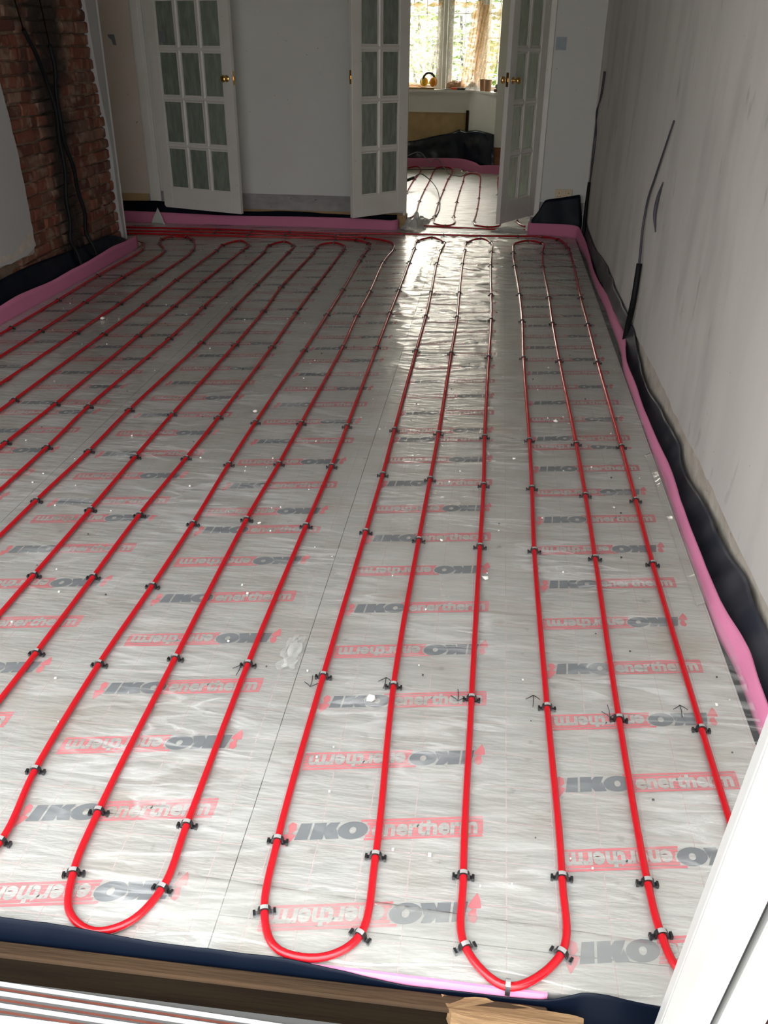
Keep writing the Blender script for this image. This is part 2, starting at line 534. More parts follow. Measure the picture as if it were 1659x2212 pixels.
def glass_mat():
    m = bpy.data.materials.new('patterned_glass')
    m.use_nodes = True
    nt = m.node_tree
    nt.nodes.clear()
    o = nt.nodes.new('ShaderNodeOutputMaterial')
    tr = nt.nodes.new('ShaderNodeBsdfTransparent')
    tr.inputs[0].default_value = (0.80, 0.85, 0.80, 1)
    rf = nt.nodes.new('ShaderNodeBsdfTranslucent')
    rf.inputs[0].default_value = (0.72, 0.76, 0.72, 1)
    df = nt.nodes.new('ShaderNodeBsdfDiffuse')
    df.inputs[0].default_value = (0.42, 0.46, 0.41, 1)
    gl = nt.nodes.new('ShaderNodeBsdfGlossy')
    gl.inputs['Roughness'].default_value = 0.12
    fr = nt.nodes.new('ShaderNodeFresnel')
    fr.inputs[0].default_value = 1.5
    t = nt.nodes.new('ShaderNodeTexCoord')
    mpn = nt.nodes.new('ShaderNodeMapping')
    mpn.inputs['Scale'].default_value = (30, 30, 7)
    n = nt.nodes.new('ShaderNodeTexNoise')
    n.inputs['Scale'].default_value = 1.0
    n.inputs['Detail'].default_value = 3
    bp = nt.nodes.new('ShaderNodeBump')
    bp.inputs['Strength'].default_value = 0.9
    bp.inputs['Distance'].default_value = 0.01
    r = nt.nodes.new('ShaderNodeMapRange')
    r.inputs[1].default_value, r.inputs[2].default_value = 0.40, 0.68
    r.inputs[3].default_value, r.inputs[4].default_value = 0.46, 0.72
    m0 = nt.nodes.new('ShaderNodeMixShader')
    m0.inputs[0].default_value = 0.5
    m1 = nt.nodes.new('ShaderNodeMixShader')
    m2 = nt.nodes.new('ShaderNodeMixShader')
    L = nt.links.new
    L(t.outputs['Object'], mpn.inputs[0])
    L(mpn.outputs[0], n.inputs['Vector'])
    L(n.outputs['Fac'], bp.inputs['Height'])
    L(n.outputs['Fac'], r.inputs[0])
    L(bp.outputs[0], gl.inputs['Normal'])
    L(bp.outputs[0], fr.inputs['Normal'])
    L(r.outputs[0], m1.inputs[0])
    L(df.outputs[0], m0.inputs[1])
    L(rf.outputs[0], m0.inputs[2])
    L(tr.outputs[0], m1.inputs[1])
    L(m0.outputs[0], m1.inputs[2])
    L(front_fresnel(nt, fr), m2.inputs[0])
    L(m1.outputs[0], m2.inputs[1])
    L(gl.outputs[0], m2.inputs[2])
    L(m2.outputs[0], o.inputs[0])
    return m


M_glass = glass_mat()


def lace_mat(name, col, density):
    m = bpy.data.materials.new(name)
    m.use_nodes = True
    nt = m.node_tree
    nt.nodes.clear()
    o = nt.nodes.new('ShaderNodeOutputMaterial')
    tr = nt.nodes.new('ShaderNodeBsdfTransparent')
    tl = nt.nodes.new('ShaderNodeBsdfTranslucent')
    tl.inputs[0].default_value = (*col, 1)
    df = nt.nodes.new('ShaderNodeBsdfDiffuse')
    df.inputs[0].default_value = (*col, 1)
    a = nt.nodes.new('ShaderNodeMixShader')
    a.inputs[0].default_value = 0.4
    b = nt.nodes.new('ShaderNodeMixShader')
    t = nt.nodes.new('ShaderNodeTexCoord')
    v = nt.nodes.new('ShaderNodeTexNoise')
    v.inputs['Scale'].default_value = 22
    v.inputs['Detail'].default_value = 4
    r = nt.nodes.new('ShaderNodeMapRange')
    r.inputs[1].default_value, r.inputs[2].default_value = 0.35, 0.65
    r.inputs[3].default_value, r.inputs[4].default_value = max(density - 0.25, 0), min(density + 0.25, 1)
    L = nt.links.new
    L(t.outputs['Object'], v.inputs['Vector'])
    L(v.outputs['Fac'], r.inputs[0])
    L(r.outputs[0], b.inputs[0])
    L(tl.outputs[0], a.inputs[1])
    L(df.outputs[0], a.inputs[2])
    L(tr.outputs[0], b.inputs[1])
    L(a.outputs[0], b.inputs[2])
    L(b.outputs[0], o.inputs[0])
    return m


M_lace = lace_mat('sheer_lace', (0.90, 0.86, 0.80), 0.40)
M_lace_shade = lace_mat('backlit_shade_lace', (0.62, 0.42, 0.25), 0.72)  # brown-tan paints in the shade of backlit, overlapping lace
M_clear = bpy.data.materials.new('window_glass')
M_clear.use_nodes = True
_nt = M_clear.node_tree
_nt.nodes.clear()
_o = _nt.nodes.new('ShaderNodeOutputMaterial')
_t = _nt.nodes.new('ShaderNodeBsdfTransparent')
_g = _nt.nodes.new('ShaderNodeBsdfGlossy')
_g.inputs['Roughness'].default_value = 0.02
_f = _nt.nodes.new('ShaderNodeFresnel')
_m = _nt.nodes.new('ShaderNodeMixShader')
_nt.links.new(front_fresnel(_nt, _f), _m.inputs[0])
_nt.links.new(_t.outputs[0], _m.inputs[1])
_nt.links.new(_g.outputs[0], _m.inputs[2])
_nt.links.new(_m.outputs[0], _o.inputs[0])

# ------------------------------------------------------------------ room shell
CEIL = 2.45
XL, YB = -2.95, 8.15                       # chimney breast face, back wall face


def wx(y):                                 # face of the right wall
    return 0.80 + (8.15 - y) * 0.0101


def struct(name, bm, m, parent=None, smooth=False, label=None):
    o = obj(name, bm, m, parent, smooth)
    if parent is None: o['kind'] = 'structure'
    if label: o['label'] = label
    return o


bm = bmesh.new()
box(bm, -3.75, 1.1, 0.90, 13.6, -0.30, -0.102)
struct('floor', bm, M_slab)
bm = bmesh.new()
box(bm, -3.75, 1.1, 0.80, 13.6, CEIL, CEIL + 0.15)
struct('ceiling', bm, M_ceil)

# ground outside the doorway, and garden lawn
bm = bmesh.new()
box(bm, -9, 7, -9, 0.55, -0.45, -0.30)
struct('ground_patio', bm, mat('grey_paving', (0.34, 0.33, 0.31), 0.9))
bm = bmesh.new()
box(bm, -14, 14, 13.9, 34, -0.45, -0.30)
struct('ground_garden', bm, mat('lawn_green', (0.16, 0.24, 0.06), 0.9))

# right wall: painted plaster above a bare band where the skirting was
bm = bmesh.new()
ys = [0.95 + 0.06 * i for i in range(121)]
ys = [y for y in ys if y < 8.15] + [8.15]
low, up = [], []
for y in ys:
    e = 0.085 + 0.022 * noise.noise(Vector((y * 1.1, 3, 0))) + 0.010 * noise.noise(Vector((y * 9, 1, 5)))
    low.append(bm.verts.new((wx(y), y, e)))
    up.append(bm.verts.new((wx(y), y, CEIL)))
lowb = [bm.verts.new((v.co.x + 0.25, v.co.y, v.co.z)) for v in low]
upb = [bm.verts.new((v.co.x + 0.25, v.co.y, CEIL)) for v in low]
for i in range(len(ys) - 1):
    bm.faces.new((low[i], up[i], up[i + 1], low[i + 1]))
    bm.faces.new((low[i], low[i + 1], lowb[i + 1], lowb[i]))
    bm.faces.new((lowb[i], lowb[i + 1], upb[i + 1], upb[i]))
    bm.faces.new((up[i], upb[i], upb[i + 1], up[i + 1]))
bm.faces.new((low[0], lowb[0], upb[0], up[0]))
bm.faces.new((low[-1], up[-1], upb[-1], lowb[-1]))
wall_right = struct('wall_right', bm, M_wall_r)
bm = bmesh.new()
g = []
for y in ys:
    g.append([bm.verts.new((wx(y) + 0.010 + 0.008 * noise.noise(Vector((y * 14, z * 30, 2))), y, z)) for z in (-0.12, -0.03, 0.02, 0.06, 0.10, 0.125)])
for a, b in zip(g, g[1:]):
    for k in range(5):
        bm.faces.new((a[k], a[k + 1], b[k + 1], b[k])).smooth = True
obj('bare_plaster_band', bm, M_raw_cream, wall_right)

# left wall / chimney breast
bm = bmesh.new()
box(bm, -3.75, XL - 0.045, 0.95, 7.02, -0.12, CEIL)
wall_left = struct('wall_left', bm, M_mortar)
bm = bmesh.new()
lay = None
tints = []
z = -0.10
row = 0
while z < CEIL - 0.02:
    y = 5.36 + (row % 2) * -0.09
    while y < 7.0:
        w = random.choice((0.105, 0.105, 0.215, 0.16, 0.215))
        y1 = min(y + w - 0.011, 7.005)
        if y1 - y > 0.03:
            h0, h1 = z + random.uniform(-0.003, 0.003), z + 0.064 + random.uniform(-0.004, 0.004)
            d = XL - 0.022 + random.uniform(-0.012, 0.008)
            ring = []
            for (xx, inset) in ((XL - 0.06, 0.0), (d - 0.008, 0.0), (d, 0.008)):
                rr = []
                for yy, zz in ((y + inset, h0 + inset), (y1 - inset, h0 + inset), (y1 - inset, h1 - inset), (y + inset, h1 - inset)):
                    rr.append(bm.verts.new((xx + random.uniform(-0.005, 0.004), yy + random.uniform(-0.009, 0.009), zz + random.uniform(-0.008, 0.008))))
                ring.append(rr)
            fs = []
            for a, b in zip(ring, ring[1:]):
                for k in range(4):
                    fs.append(bm.faces.new((a[k], a[(k + 1) % 4], b[(k + 1) % 4], b[k])))
            fs.append(bm.faces.new(ring[-1]))
            tints += [random.random()] * len(fs)
        y += w
    z += 0.0775
    row += 1
bmesh.ops.recalc_face_normals(bm, faces=list(bm.faces))
o = obj('brickwork', bm, M_brick, wall_left)
at = o.data.attributes.new('brick_tint', 'FLOAT', 'FACE')
at.data.foreach_set('value', tints)
o['label'] = 'bare red brickwork with a soot stain'
# plaster still on the wall, ragged towards the bricks
poly = [(0.95, CEIL), (0.95, 0.27)]
for i in range(60):
    y = 0.95 + (5.50 - 0.95) * (i + 1) / 61
    poly.append((y, 0.268 + 0.012 * noise.noise(Vector((y * 7, 0, 0))) + 0.02 * noise.noise(Vector((y * 2, 4, 0)))))
poly.append((5.545, 0.30))
for i in range(40):
    z = 0.30 + (CEIL - 0.3) * (i + 1) / 41
    yb = np.interp(z, [0.27, 0.62, 0.87, 1.10, 1.30, 2.45], [5.54, 5.535, 5.522, 5.488, 5.452, 5.40])
    poly.append((yb + 0.010 * noise.noise(Vector((z * 16, 7, 0))), z))
poly.append((5.40, CEIL))
bm = bmesh.new()
prism(bm, poly, 'x', XL - 0.05, XL)
M_plaster = mat('smooth_grey_plaster', (0.50, 0.50, 0.495), 0.8, col2=(0.46, 0.46, 0.455), noise_amt=0.2, noise_scale=2.5)
o = obj('plaster', bm, M_plaster, wall_left)
o['label'] = 'smooth grey plaster with a ragged edge'
# crumbling lip along the bottom of the plaster
bm = bmesh.new()
prev = None
for i in range(150):
    y = 0.95 + i * (5.52 - 0.95) / 149
    a = 0.052 + 0.030 * noise.noise(Vector((y * 5, 9, 1)))
    if y > 5.25: a += (y - 5.25) * 0.35
    rr = []
    for k, (f, dx) in enumerate(((-0.25, -0.03), (0.0, -0.006), (0.45, 0.002), (1.0, 0.0008))):
        j = 0.006 * noise.noise(Vector((y * 30, k * 3.1, 2)))
        rr.append(bm.verts.new((XL + dx + j * (k in (1, 2)), y, 0.262 + f * a + j)))
    if prev:
        for k in range(3): bm.faces.new((prev[k], prev[k + 1], rr[k + 1], rr[k])).smooth = True
    prev = rr
obj('broken_plaster_edge', bm, M_raw_cream, wall_left)
bm = bmesh.new()
poly = [(7.035, 0.02), (7.035, CEIL)]
for i in range(50):
    z = CEIL - (CEIL - 0.1) * i / 49
    yb = np.interp(z, [0.1, 0.27, 0.75, 1.2, 1.73, 2.45], [6.985, 6.955, 6.965, 6.885, 6.83, 6.80])
    poly.append((yb + 0.014 * noise.noise(Vector((z * 14, 3, 0))), z))
poly.append((6.99, 0.02))
prism(bm, poly, 'x', XL - 0.05, XL)
box(bm, -3.75, XL - 0.05, 7.021, 7.034, -0.1, CEIL)
o = obj('corner_plaster', bm, M_plaster, wall_left)
bm = bmesh.new()
prev = None
for i in range(60):
    z = 0.06 + (CEIL - 0.06) * i / 59
    j = 0.003 * noise.noise(Vector((z * 20, 0, 0)))
    rr = [bm.verts.new(p) for p in ((XL + 0.0015, 7.012 + j, z), (XL + 0.005, 7.036, z), (XL - 0.012, 7.042 + j, z))]
    if prev:
        for k in range(2): bm.faces.new((prev[k], prev[k + 1], rr[k + 1], rr[k]))
    prev = rr
o = obj('corner_bead', bm, mat('white_corner_bead', (0.72, 0.73, 0.72), 0.5), wall_left)
# alcove side wall
bm = bmesh.new()
box(bm, -3.75, -3.62, 7.02, YB, -0.12, CEIL)
struct('wall_alcove', bm, M_cream)

# back wall, left part / right part / over the opening
OX0, OX1 = -0.80, 0.335
bm = bmesh.new()
box(bm, -3.10, OX0, YB, YB + 0.12, 0.262, CEIL)
box(bm, OX0, OX1, YB, YB + 0.12, 2.29, CEIL)
box(bm, OX1, 0.801, YB, YB + 0.12, 0.262, CEIL)
wall_back = struct('wall_back', bm, M_wall)
bm = bmesh.new()
box(bm, -3.64, -3.10, YB, YB + 0.12, 0.235, CEIL)
o = obj('cream_paint', bm, M_cream, wall_back)
o['label'] = 'cream painted stretch beside the white casing'
bm = bmesh.new()
box(bm, -3.16, OX0, YB + 0.012, YB + 0.12, 0.125, 0.262)
box(bm, OX1, 0.801, YB + 0.012, YB + 0.12, -0.1, 0.262)
obj('bare_plaster_band', bm, M_raw, wall_back)
bm = bmesh.new()
box(bm, -3.64, -3.16, YB + 0.012, YB + 0.12, 0.10, 0.235)
obj('bare_ochre_band', bm, M_orange, wall_back)
bm = bmesh.new()
box(bm, -3.64, OX0, YB + 0.004, YB + 0.12, -0.1, 0.125)
obj('sole_plate', bm, M_wood, wall_back)
# white casings
bm = bmesh.new()
box(bm, -3.135, -3.03, YB - 0.022, YB, 0.155, 2.3)
box(bm, -3.125, -3.06, YB - 0.030, YB - 0.022, 0.155, 2.3)
bevel(bm, 0.004)
struct('trim_1', bm, M_white_gloss, label='white door casing beside the left door')
bm = bmesh.new()
box(bm, OX1 - 0.012, OX1 + 0.068, YB - 0.020, YB, 0.135, 2.32)
box(bm, OX1 - 0.030, OX1, YB - 0.004, YB + 0.13, 0.115, 2.29)
bevel(bm, 0.003)
struct('trim_2', bm, M_white_gloss, label='white casing right of the opening')
bm = bmesh.new()
box(bm, OX0 - 0.068, OX0 + 0.005, YB - 0.020, YB, 0.135, 2.32)
box(bm, OX0, OX0 + 0.02, YB - 0.004, YB + 0.13, 0.02, 2.29)
box(bm, OX0 - 0.068, OX1 + 0.068, YB - 0.020, YB, 2.27, 2.34)
bevel(bm, 0.003)
struct('trim_3', bm, M_white_gloss, label='white casing left of and over the opening')
bm = bmesh.new()
box(bm, OX0 - 0.04, OX0 + 0.03, YB - 0.01, YB + 0.13, -0.1, 0.112)
struct('trim_4', bm, M_wood, label='bare timber stud end at the foot of the opening')

# front wall around the garden opening
bm = bmesh.new()
box(bm, -3.75, -2.95, 0.70, 0.95, -0.45, CEIL + 0.15)
box(bm, 0.875, 1.6, 0.70, 0.95, -0.45, CEIL + 0.15)
box(bm, -2.95, 0.875, 0.70, 0.95, 2.2, CEIL + 0.15)
struct('wall_front', bm, M_ceil)

# ------------------------------------------------------------------ far room with its bay
bm = bmesh.new()
box(bm, 0.82, 0.95, YB + 0.12, 12.1, -0.12, CEIL)
struct('wall_far_right', bm, M_wall)
bm = bmesh.new()
box(bm, -2.75, -2.62, YB + 0.12, 12.1, -0.12, CEIL)
struct('wall_far_left', bm, M_wall)
# bay plan (inner faces below the sill)
B0, B1, B2, B3 = Vector((-2.25, 12.12)), Vector((-1.90, 12.62)), Vector((-0.37, 12.62)), Vector((-0.045, 12.13))
SILL = 0.93


def wall_seg(bm, p, q, z0, z1, t=0.14, mi=0):
    d = (q - p).normalized()
    nrm = Vector((-d.y, d.x))
    if nrm.y < 0: nrm = -nrm
    a, b = p + nrm * t, q + nrm * t
    vs = [bm.verts.new((v.x, v.y, z)) for z in (z0, z1) for v in (p, q, b, a)]
    for f in ((0, 1, 2, 3), (7, 6, 5, 4), (0, 4, 5, 1), (1, 5, 6, 2), (2, 6, 7, 3), (3, 7, 4, 0)):
        bm.faces.new([vs[i] for i in f]).material_index = mi


bm = bmesh.new()
wall_seg(bm, B1, B2, 0.66, SILL - 0.03)
wall_seg(bm, B0, B1, -0.1, SILL - 0.03)
wall_seg(bm, B2 + Vector((-0.03, 0)), B3, 0.05, SILL - 0.03)
bmesh.ops.recalc_face_normals(bm, faces=list(bm.faces))
M_far = mat('far_room_white', (0.82, 0.79, 0.73), 0.8, col2=(0.76, 0.73, 0.67), noise_amt=0.2, noise_scale=3)
wall_bay = struct('wall_bay', bm, M_far)
bm = bmesh.new()
prev = None
for i in range(81):
    x = -1.90 + 1.515 * i / 80
    e = 0.70 + 0.016 * noise.noise(Vector((x * 9, 2, 0))) + 0.008 * noise.noise(Vector((x * 30, 2, 0)))
    rr = [bm.verts.new((x, 12.632 + 0.003 * noise.noise(Vector((x * 25, z * 25, 0))), z)) for z in (-0.1, 0.2, 0.4, 0.6, e)] + [bm.verts.new((x, 12.66, e))]
    if prev:
        for k in range(5): bm.faces.new((prev[k], rr[k], rr[k + 1], prev[k + 1]))
    prev = rr
o = obj('bare_ochre_plaster', bm, M_orange, wall_bay)
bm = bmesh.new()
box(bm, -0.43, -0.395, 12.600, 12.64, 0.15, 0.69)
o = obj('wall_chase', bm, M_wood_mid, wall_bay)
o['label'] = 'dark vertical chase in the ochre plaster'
bm = bmesh.new()
box(bm, B3.x, 0.95, 12.10, 12.24, 0.30, CEIL)
wall_far = struct('wall_far', bm, M_far)
bm = bmesh.new()
box(bm, B3.x, 0.95, 12.105, 12.24, -0.12, 0.30)
obj('bare_brick_band', bm, mat('orange_bare_brick', (0.36, 0.16, 0.08), 0.9, col2=(0.24, 0.10, 0.05), noise_amt=0.2, noise_scale=12, bump=0.6, bump_scale=30), wall_far)
bm = bmesh.new()
box(bm, -3.75, B0.x, 12.10, 12.24, -0.12, CEIL)
struct('wall_far_side', bm, M_far)
# over the bay window
bm = bmesh.new()
wall_seg(bm, Vector((-2.1, 12.80)), Vector((-0.22, 12.80)), 2.12, CEIL)
wall_seg(bm, Vector((-0.22, 12.80)), Vector((0.14, 12.26)), 2.12, CEIL)
wall_seg(bm, Vector((-2.46, 12.26)), Vector((-2.1, 12.80)), 2.12, CEIL)
bmesh.ops.recalc_face_normals(bm, faces=list(bm.faces))
struct('wall_over_bay', bm, M_far)
# sill board
bm = bmesh.new()
prism(bm, [(-2.32, 12.08), (-1.93, 12.58), (-0.36, 12.58), (-0.08, 12.075), (0.13, 12.075), (0.13, 12.40), (-0.2, 12.86), (-2.12, 12.86), (-2.5, 12.3)], 'z', SILL - 0.03, SILL)
bmesh.ops.bevel(bm, geom=[e for e in bm.edges], offset=0.006, segments=2, affect='EDGES')
struct('trim_5', bm, M_white_gloss, label='white window board of the bay')


def window_unit(name, p, q, z0, z1, nbars, nrows, opener=False):
    """a casement between plan points p and q: frame, mullion bars, glass with leading"""
    p, q = Vector(p), Vector(q)
    d = (q - p)
    Lw = d.length
    Mx = Matrix.Translation((p.x, p.y, 0)) @ Matrix.Rotation(math.atan2(d.y, d.x), 4, 'Z')
    w = empty(name)
    w['kind'] = 'structure'
    bm = bmesh.new()
    t = 0.045
    for a in ((0, t, z0, z1), (Lw - t, Lw, z0, z1), (t, Lw - t, z0, z0 + 0.05), (t, Lw - t, z1 - 0.05, z1)):
        box(bm, a[0], a[1], -0.035, 0.035, a[2], a[3], M=Mx)
    for a in ((t, t + .03, z0 + .05, z1 - .05), (Lw - t - .03, Lw - t, z0 + .05, z1 - .05)):
        box(bm, a[0], a[1], -0.02, 0.025, a[2], a[3], M=Mx)
    bevel(bm, 0.003, 1)
    obj('window_frame', bm, M_white_gloss, w)
    bm = bmesh.new()
    box(bm, t, Lw - t, -0.003, 0.003, z0 + 0.05, z1 - 0.05, M=Mx)
    obj('pane', bm, M_clear, w)
    bm = bmesh.new()
    for i in range(1, nbars):
        x = t + (Lw - 2 * t) * i / nbars
        box(bm, x - 0.005, x + 0.005, -0.007, 0.007, z0 + 0.05, z1 - 0.05, M=Mx)
    for i in range(1, nrows):
        zz = z0 + 0.05 + (z1 - z0 - 0.1) * i / nrows
        box(bm, t, Lw - t, -0.007, 0.007, zz - 0.007, zz + 0.007, M=Mx)
    obj('glazing_bar', bm, M_white_gloss, w)
    if opener:
        bm = bmesh.new()
        for zz, hh in ((1.06, 0.10), (1.50, 0.05)):
            box(bm, 0.012, 0.032, -0.06, -0.035, zz, zz + 0.03, M=Mx)
            box(bm, 0.016, 0.028, -0.075, -0.055, zz - hh * 0.6, zz + hh, M=Mx)
        bevel(bm, 0.003, 1)
        obj('window_handle', bm, M_white_gloss, w)
    return w


window_unit('window_1', (-2.10, 12.80), (-1.42, 12.80), SILL, 2.12, 3, 4)
window_unit('window_2', (-1.37, 12.80), (-0.78, 12.80), SILL, 2.12, 3, 4)
window_unit('window_3', (-0.72, 12.80), (-0.28, 12.80), SILL, 2.12, 2, 4, True)
window_unit('window_4', (-0.235, 12.77), (0.12, 12.27), SILL, 2.12, 2, 4)
window_unit('window_5', (-2.44, 12.27), (-2.14, 12.77), SILL, 2.12, 2, 4)
for i, (x, y, w) in enumerate(((-0.75, 12.80, 0.05), (-0.255, 12.795, 0.05), (-1.395, 12.80, 0.05), (-2.12, 12.79, 0.05))):
    bm = bmesh.new()
    box(bm, x - w / 2, x + w / 2, y - 0.05, y + 0.05, SILL, 2.12)
    bevel(bm, 0.004, 1)
    struct('trim_%d' % (6 + i), bm, M_white_gloss)
bm = bmesh.new()
box(bm, 0.10, 0.17, 12.10, 12.36, SILL, CEIL)
struct('trim_10', bm, M_white_gloss)


# ------------------------------------------------------------------ insulation boards with their print
def logo_polys():
    """flat print pieces (polygon, ink) in a frame 0.43 long, text line along +x, centred on (0, 0)"""
    P = []
    G, Rr = 1, 0
    def sk(pts): return [(x, y + 0.17 * x) for x, y in pts]
    # arrow-like device
    P.append((sk([(-0.214, -0.006), (-0.212, -0.026), (-0.206, -0.042), (-0.194, -0.024), (-0.187, -0.010), (-0.196, -0.005)]), Rr))
    P.append((sk([(-0.205, -0.004), (-0.196, -0.004), (-0.189, 0.006), (-0.191, 0.022), (-0.201, 0.028), (-0.208, 0.018), (-0.204, 0.004)]), Rr))
    # I
    P.append((sk([(-0.188, -0.022), (-0.160, -0.022), (-0.157, 0.023), (-0.181, 0.023)]), G))
    # K
    P.append((sk([(-0.155, -0.022), (-0.128, -0.022), (-0.126, 0.023), (-0.152, 0.023)]), G))
    P.append((sk([(-0.128, -0.007), (-0.110, -0.007), (-0.0975, 0.023), (-0.118, 0.023), (-0.127, 0.012)]), G))
    P.append((sk([(-0.110, -0.007), (-0.103, 0.006), (-0.094, -0.022), (-0.121, -0.022), (-0.128, -0.007)]), G))
    # O as ring quads
    for k in range(20):
        a, b = 2 * PI * k / 20, 2 * PI * (k + 1) / 20
        P.append((sk([(-0.067 + 0.0325 * math.cos(a), 0.0245 * math.sin(a)), (-0.067 + 0.0325 * math.cos(b), 0.0245 * math.sin(b)),
                      (-0.067 + 0.0075 * math.cos(b), 0.0095 * math.sin(b)), (-0.067 + 0.0075 * math.cos(a), 0.0095 * math.sin(a))]), G))
    # striped box
    x1 = 0.214
    for v0, v1, xa in ((0.0225, 0.0285, -0.052), (-0.0285, -0.0225, -0.040)):
        P.append((sk([(xa, v0), (x1, v0), (x1 - 0.003, v1), (xa, v1)]), Rr))
    for k in range(5):
        v0 = -0.0205 + k * 0.0084
        c = v0 + 0.0035
        xa = -0.066 + 0.036 * math.sqrt(max(0, 1 - (c / 0.0265) ** 2))
        P.append((sk([(xa, v0), (x1, v0), (x1 - 0.001, v0 + 0.0070), (xa, v0 + 0.0070)]), Rr))
    return P


LOGO = logo_polys()


def text_mesh():
    cu = bpy.data.curves.new('lettering', 'FONT')
    cu.body = 'enertherm'
    cu.size = 0.05
    cu.offset = 0.0021
    cu.resolution_u = 2
    o = bpy.data.objects.new('lettering', cu)
    COL.objects.link(o)
    dg = bpy.context.evaluated_depsgraph_get()
    me = bpy.data.meshes.new_from_object(o.evaluated_get(dg))
    V = [v.co.copy() for v in me.vertices]
    F = [tuple(p.vertices) for p in me.polygons]
    bpy.data.objects.remove(o)
    bpy.data.curves.remove(cu)
    bpy.data.meshes.remove(me)
    x0, x1 = min(v.x for v in V), max(v.x for v in V)
    y0, y1 = min(v.y for v in V), max(v.y for v in V)
    res = []
    for v in V:
        x = -0.026 + 0.228 * (v.x - x0) / (x1 - x0)
        f = (v.y - y0) / (y1 - y0)
        f = f / 0.74 * 0.83 if f < 0.74 else 0.83 + (f - 0.74) / 0.26 * 0.17
        y = -0.0205 + 0.0425 * f
        res.append((x, y + 0.17 * x))
    return res, F


TV, TF = text_mesh()


def board(x0, x1, y0, y1, cols, phase, label, par=0):
    """foil-faced board; cols: centre x of each print column; phase: y of a row that reads the right way up in column 0"""
    bm = bmesh.new()
    def flat(pts, z, mi, rot, cx, cy):
        s = -1 if rot else 1
        vs = [bm.verts.new((cx + s * u, cy + s * v, z)) for u, v in pts]
        try:
            bm.faces.new(vs).material_index = mi
        except ValueError:
            pass
    pitch = 0.2125
    k0, k1 = int((y0 - phase) / pitch) - 2, int((y1 - phase) / pitch) + 2
    # faint red setting-out grid
    for k in range(2 * k0, 2 * k1):
        yy = phase + k * pitch / 2 - 0.055
        flat([(x0, yy - 0.0007), (x1, yy - 0.0007), (x1, yy + 0.0007), (x0, yy + 0.0007)], 0.0004, 3, False, 0, 0)
    x = x0 + 0.06
    while x < x1:
        flat([(x - 0.0007, y0), (x + 0.0007, y0), (x + 0.0007, y1), (x - 0.0007, y1)], 0.0004, 3, False, 0, 0)
        x += 0.10
    for ci, cx in enumerate(cols):
        for k in range(k0, k1):
            cy = phase + k * pitch
            if cy < y0 - 0.1 or cy > y1 + 0.1: continue
            rot = (k + ci + par) % 2 == 1
            for pts, ink in LOGO: flat(pts, 0.0008, 1 if ink == 0 else 2, rot, cx, cy)
            s = -1 if rot else 1
            vs = [bm.verts.new((cx + s * u, cy + s * v, 0.0012)) for u, v in TV]
            for f in TF:
                try: bm.faces.new([vs[i] for i in f]).material_index = 0
                except ValueError: pass
    for co, no in (((x0, y0, 0), (-1, 0, 0)), ((x1, y1, 0), (1, 0, 0)), ((x0, y0, 0), (0, -1, 0)), ((x1, y1, 0), (0, 1, 0))):
        bmesh.ops.bisect_plane(bm, geom=list(bm.verts) + list(bm.edges) + list(bm.faces), plane_co=co, plane_no=no, clear_outer=True)
    for f in bm.faces:
        f.normal_update()
        if f.normal.z < 0: f.normal_flip()
    vs = box(bm, x0 + 0.001, x1 - 0.001, y0 + 0.001, y1 - 0.001, -0.10, 0.0, 0)
    bm.faces.ensure_lookup_table()
    for f in list(bm.faces)[-6:]:
        c = f.calc_center_median()
        if -0.09 < c.z < -0.01: f.material_index = 4
    o = obj('insulation_board', bm, [M_foil, M_ink_red, M_ink_grey, M_grid, M_core])
    tag(o, label, 'insulation board', 'foil-faced insulation boards on the floor')
    return o


XA, XB, XC, XD = -2.85, -1.650, -0.443, 0.725
FRONT = 1.005
lab = 'silver foil insulation board printed in red and grey, '
for x0, x1, c0, joints, ph, where in (
        (XC, XD, (-0.147, 0.440), (FRONT, 1.085, 3.485, 5.885, 8.02), (1.335, 1.335, 3.765, 5.97), 'right-hand row'),
        (XB, XC, (-1.335, -0.740), (FRONT, 2.635, 5.035, 7.435, 8.02), (1.523, 2.719, 5.13, 7.52), 'middle row'),
        (XA, XB, (-2.535, -1.940), (FRONT, 1.19, 3.59, 5.99, 8.02), (0.962, 1.387, 3.846, 6.07), 'left-hand row')):
    nb = len(joints) - 1
    for i in range(nb):
        pos = ('nearest', 'second', 'third', 'fourth')[i] if nb == 4 else ('nearest', 'second', 'third')[i]
        board(x0, x1, joints[i], joints[i + 1], c0, ph[i], lab + pos + ' in the ' + where)
board(-3.62, XA - 0.001, 7.045, 8.02, (-3.25,), 7.2, lab + 'in the alcove past the chimney breast')
board(OX0, OX1 - 0.03, 8.021, 8.30, (-0.30,), 8.6, lab + 'strip in the far doorway')
for x0, x1, c0, joints, w in ((-0.44, 0.82, (-0.14, 0.45), (8.301, 10.7, 12.08), 'right'), (-1.64, -0.44, (-1.34, -0.74), (8.301, 10.2, 12.58), 'middle'),
                              (-2.62, -1.64, (-2.3,), (8.301, 9.6, 12.0), 'left')):
    for i in range(2):
        board(x0, x1, joints[i], joints[i + 1], c0, 8.45, 'foil board in the far room, ' + w + ' row, ' + ('nearer' if i == 0 else 'farther') + ' of its two')


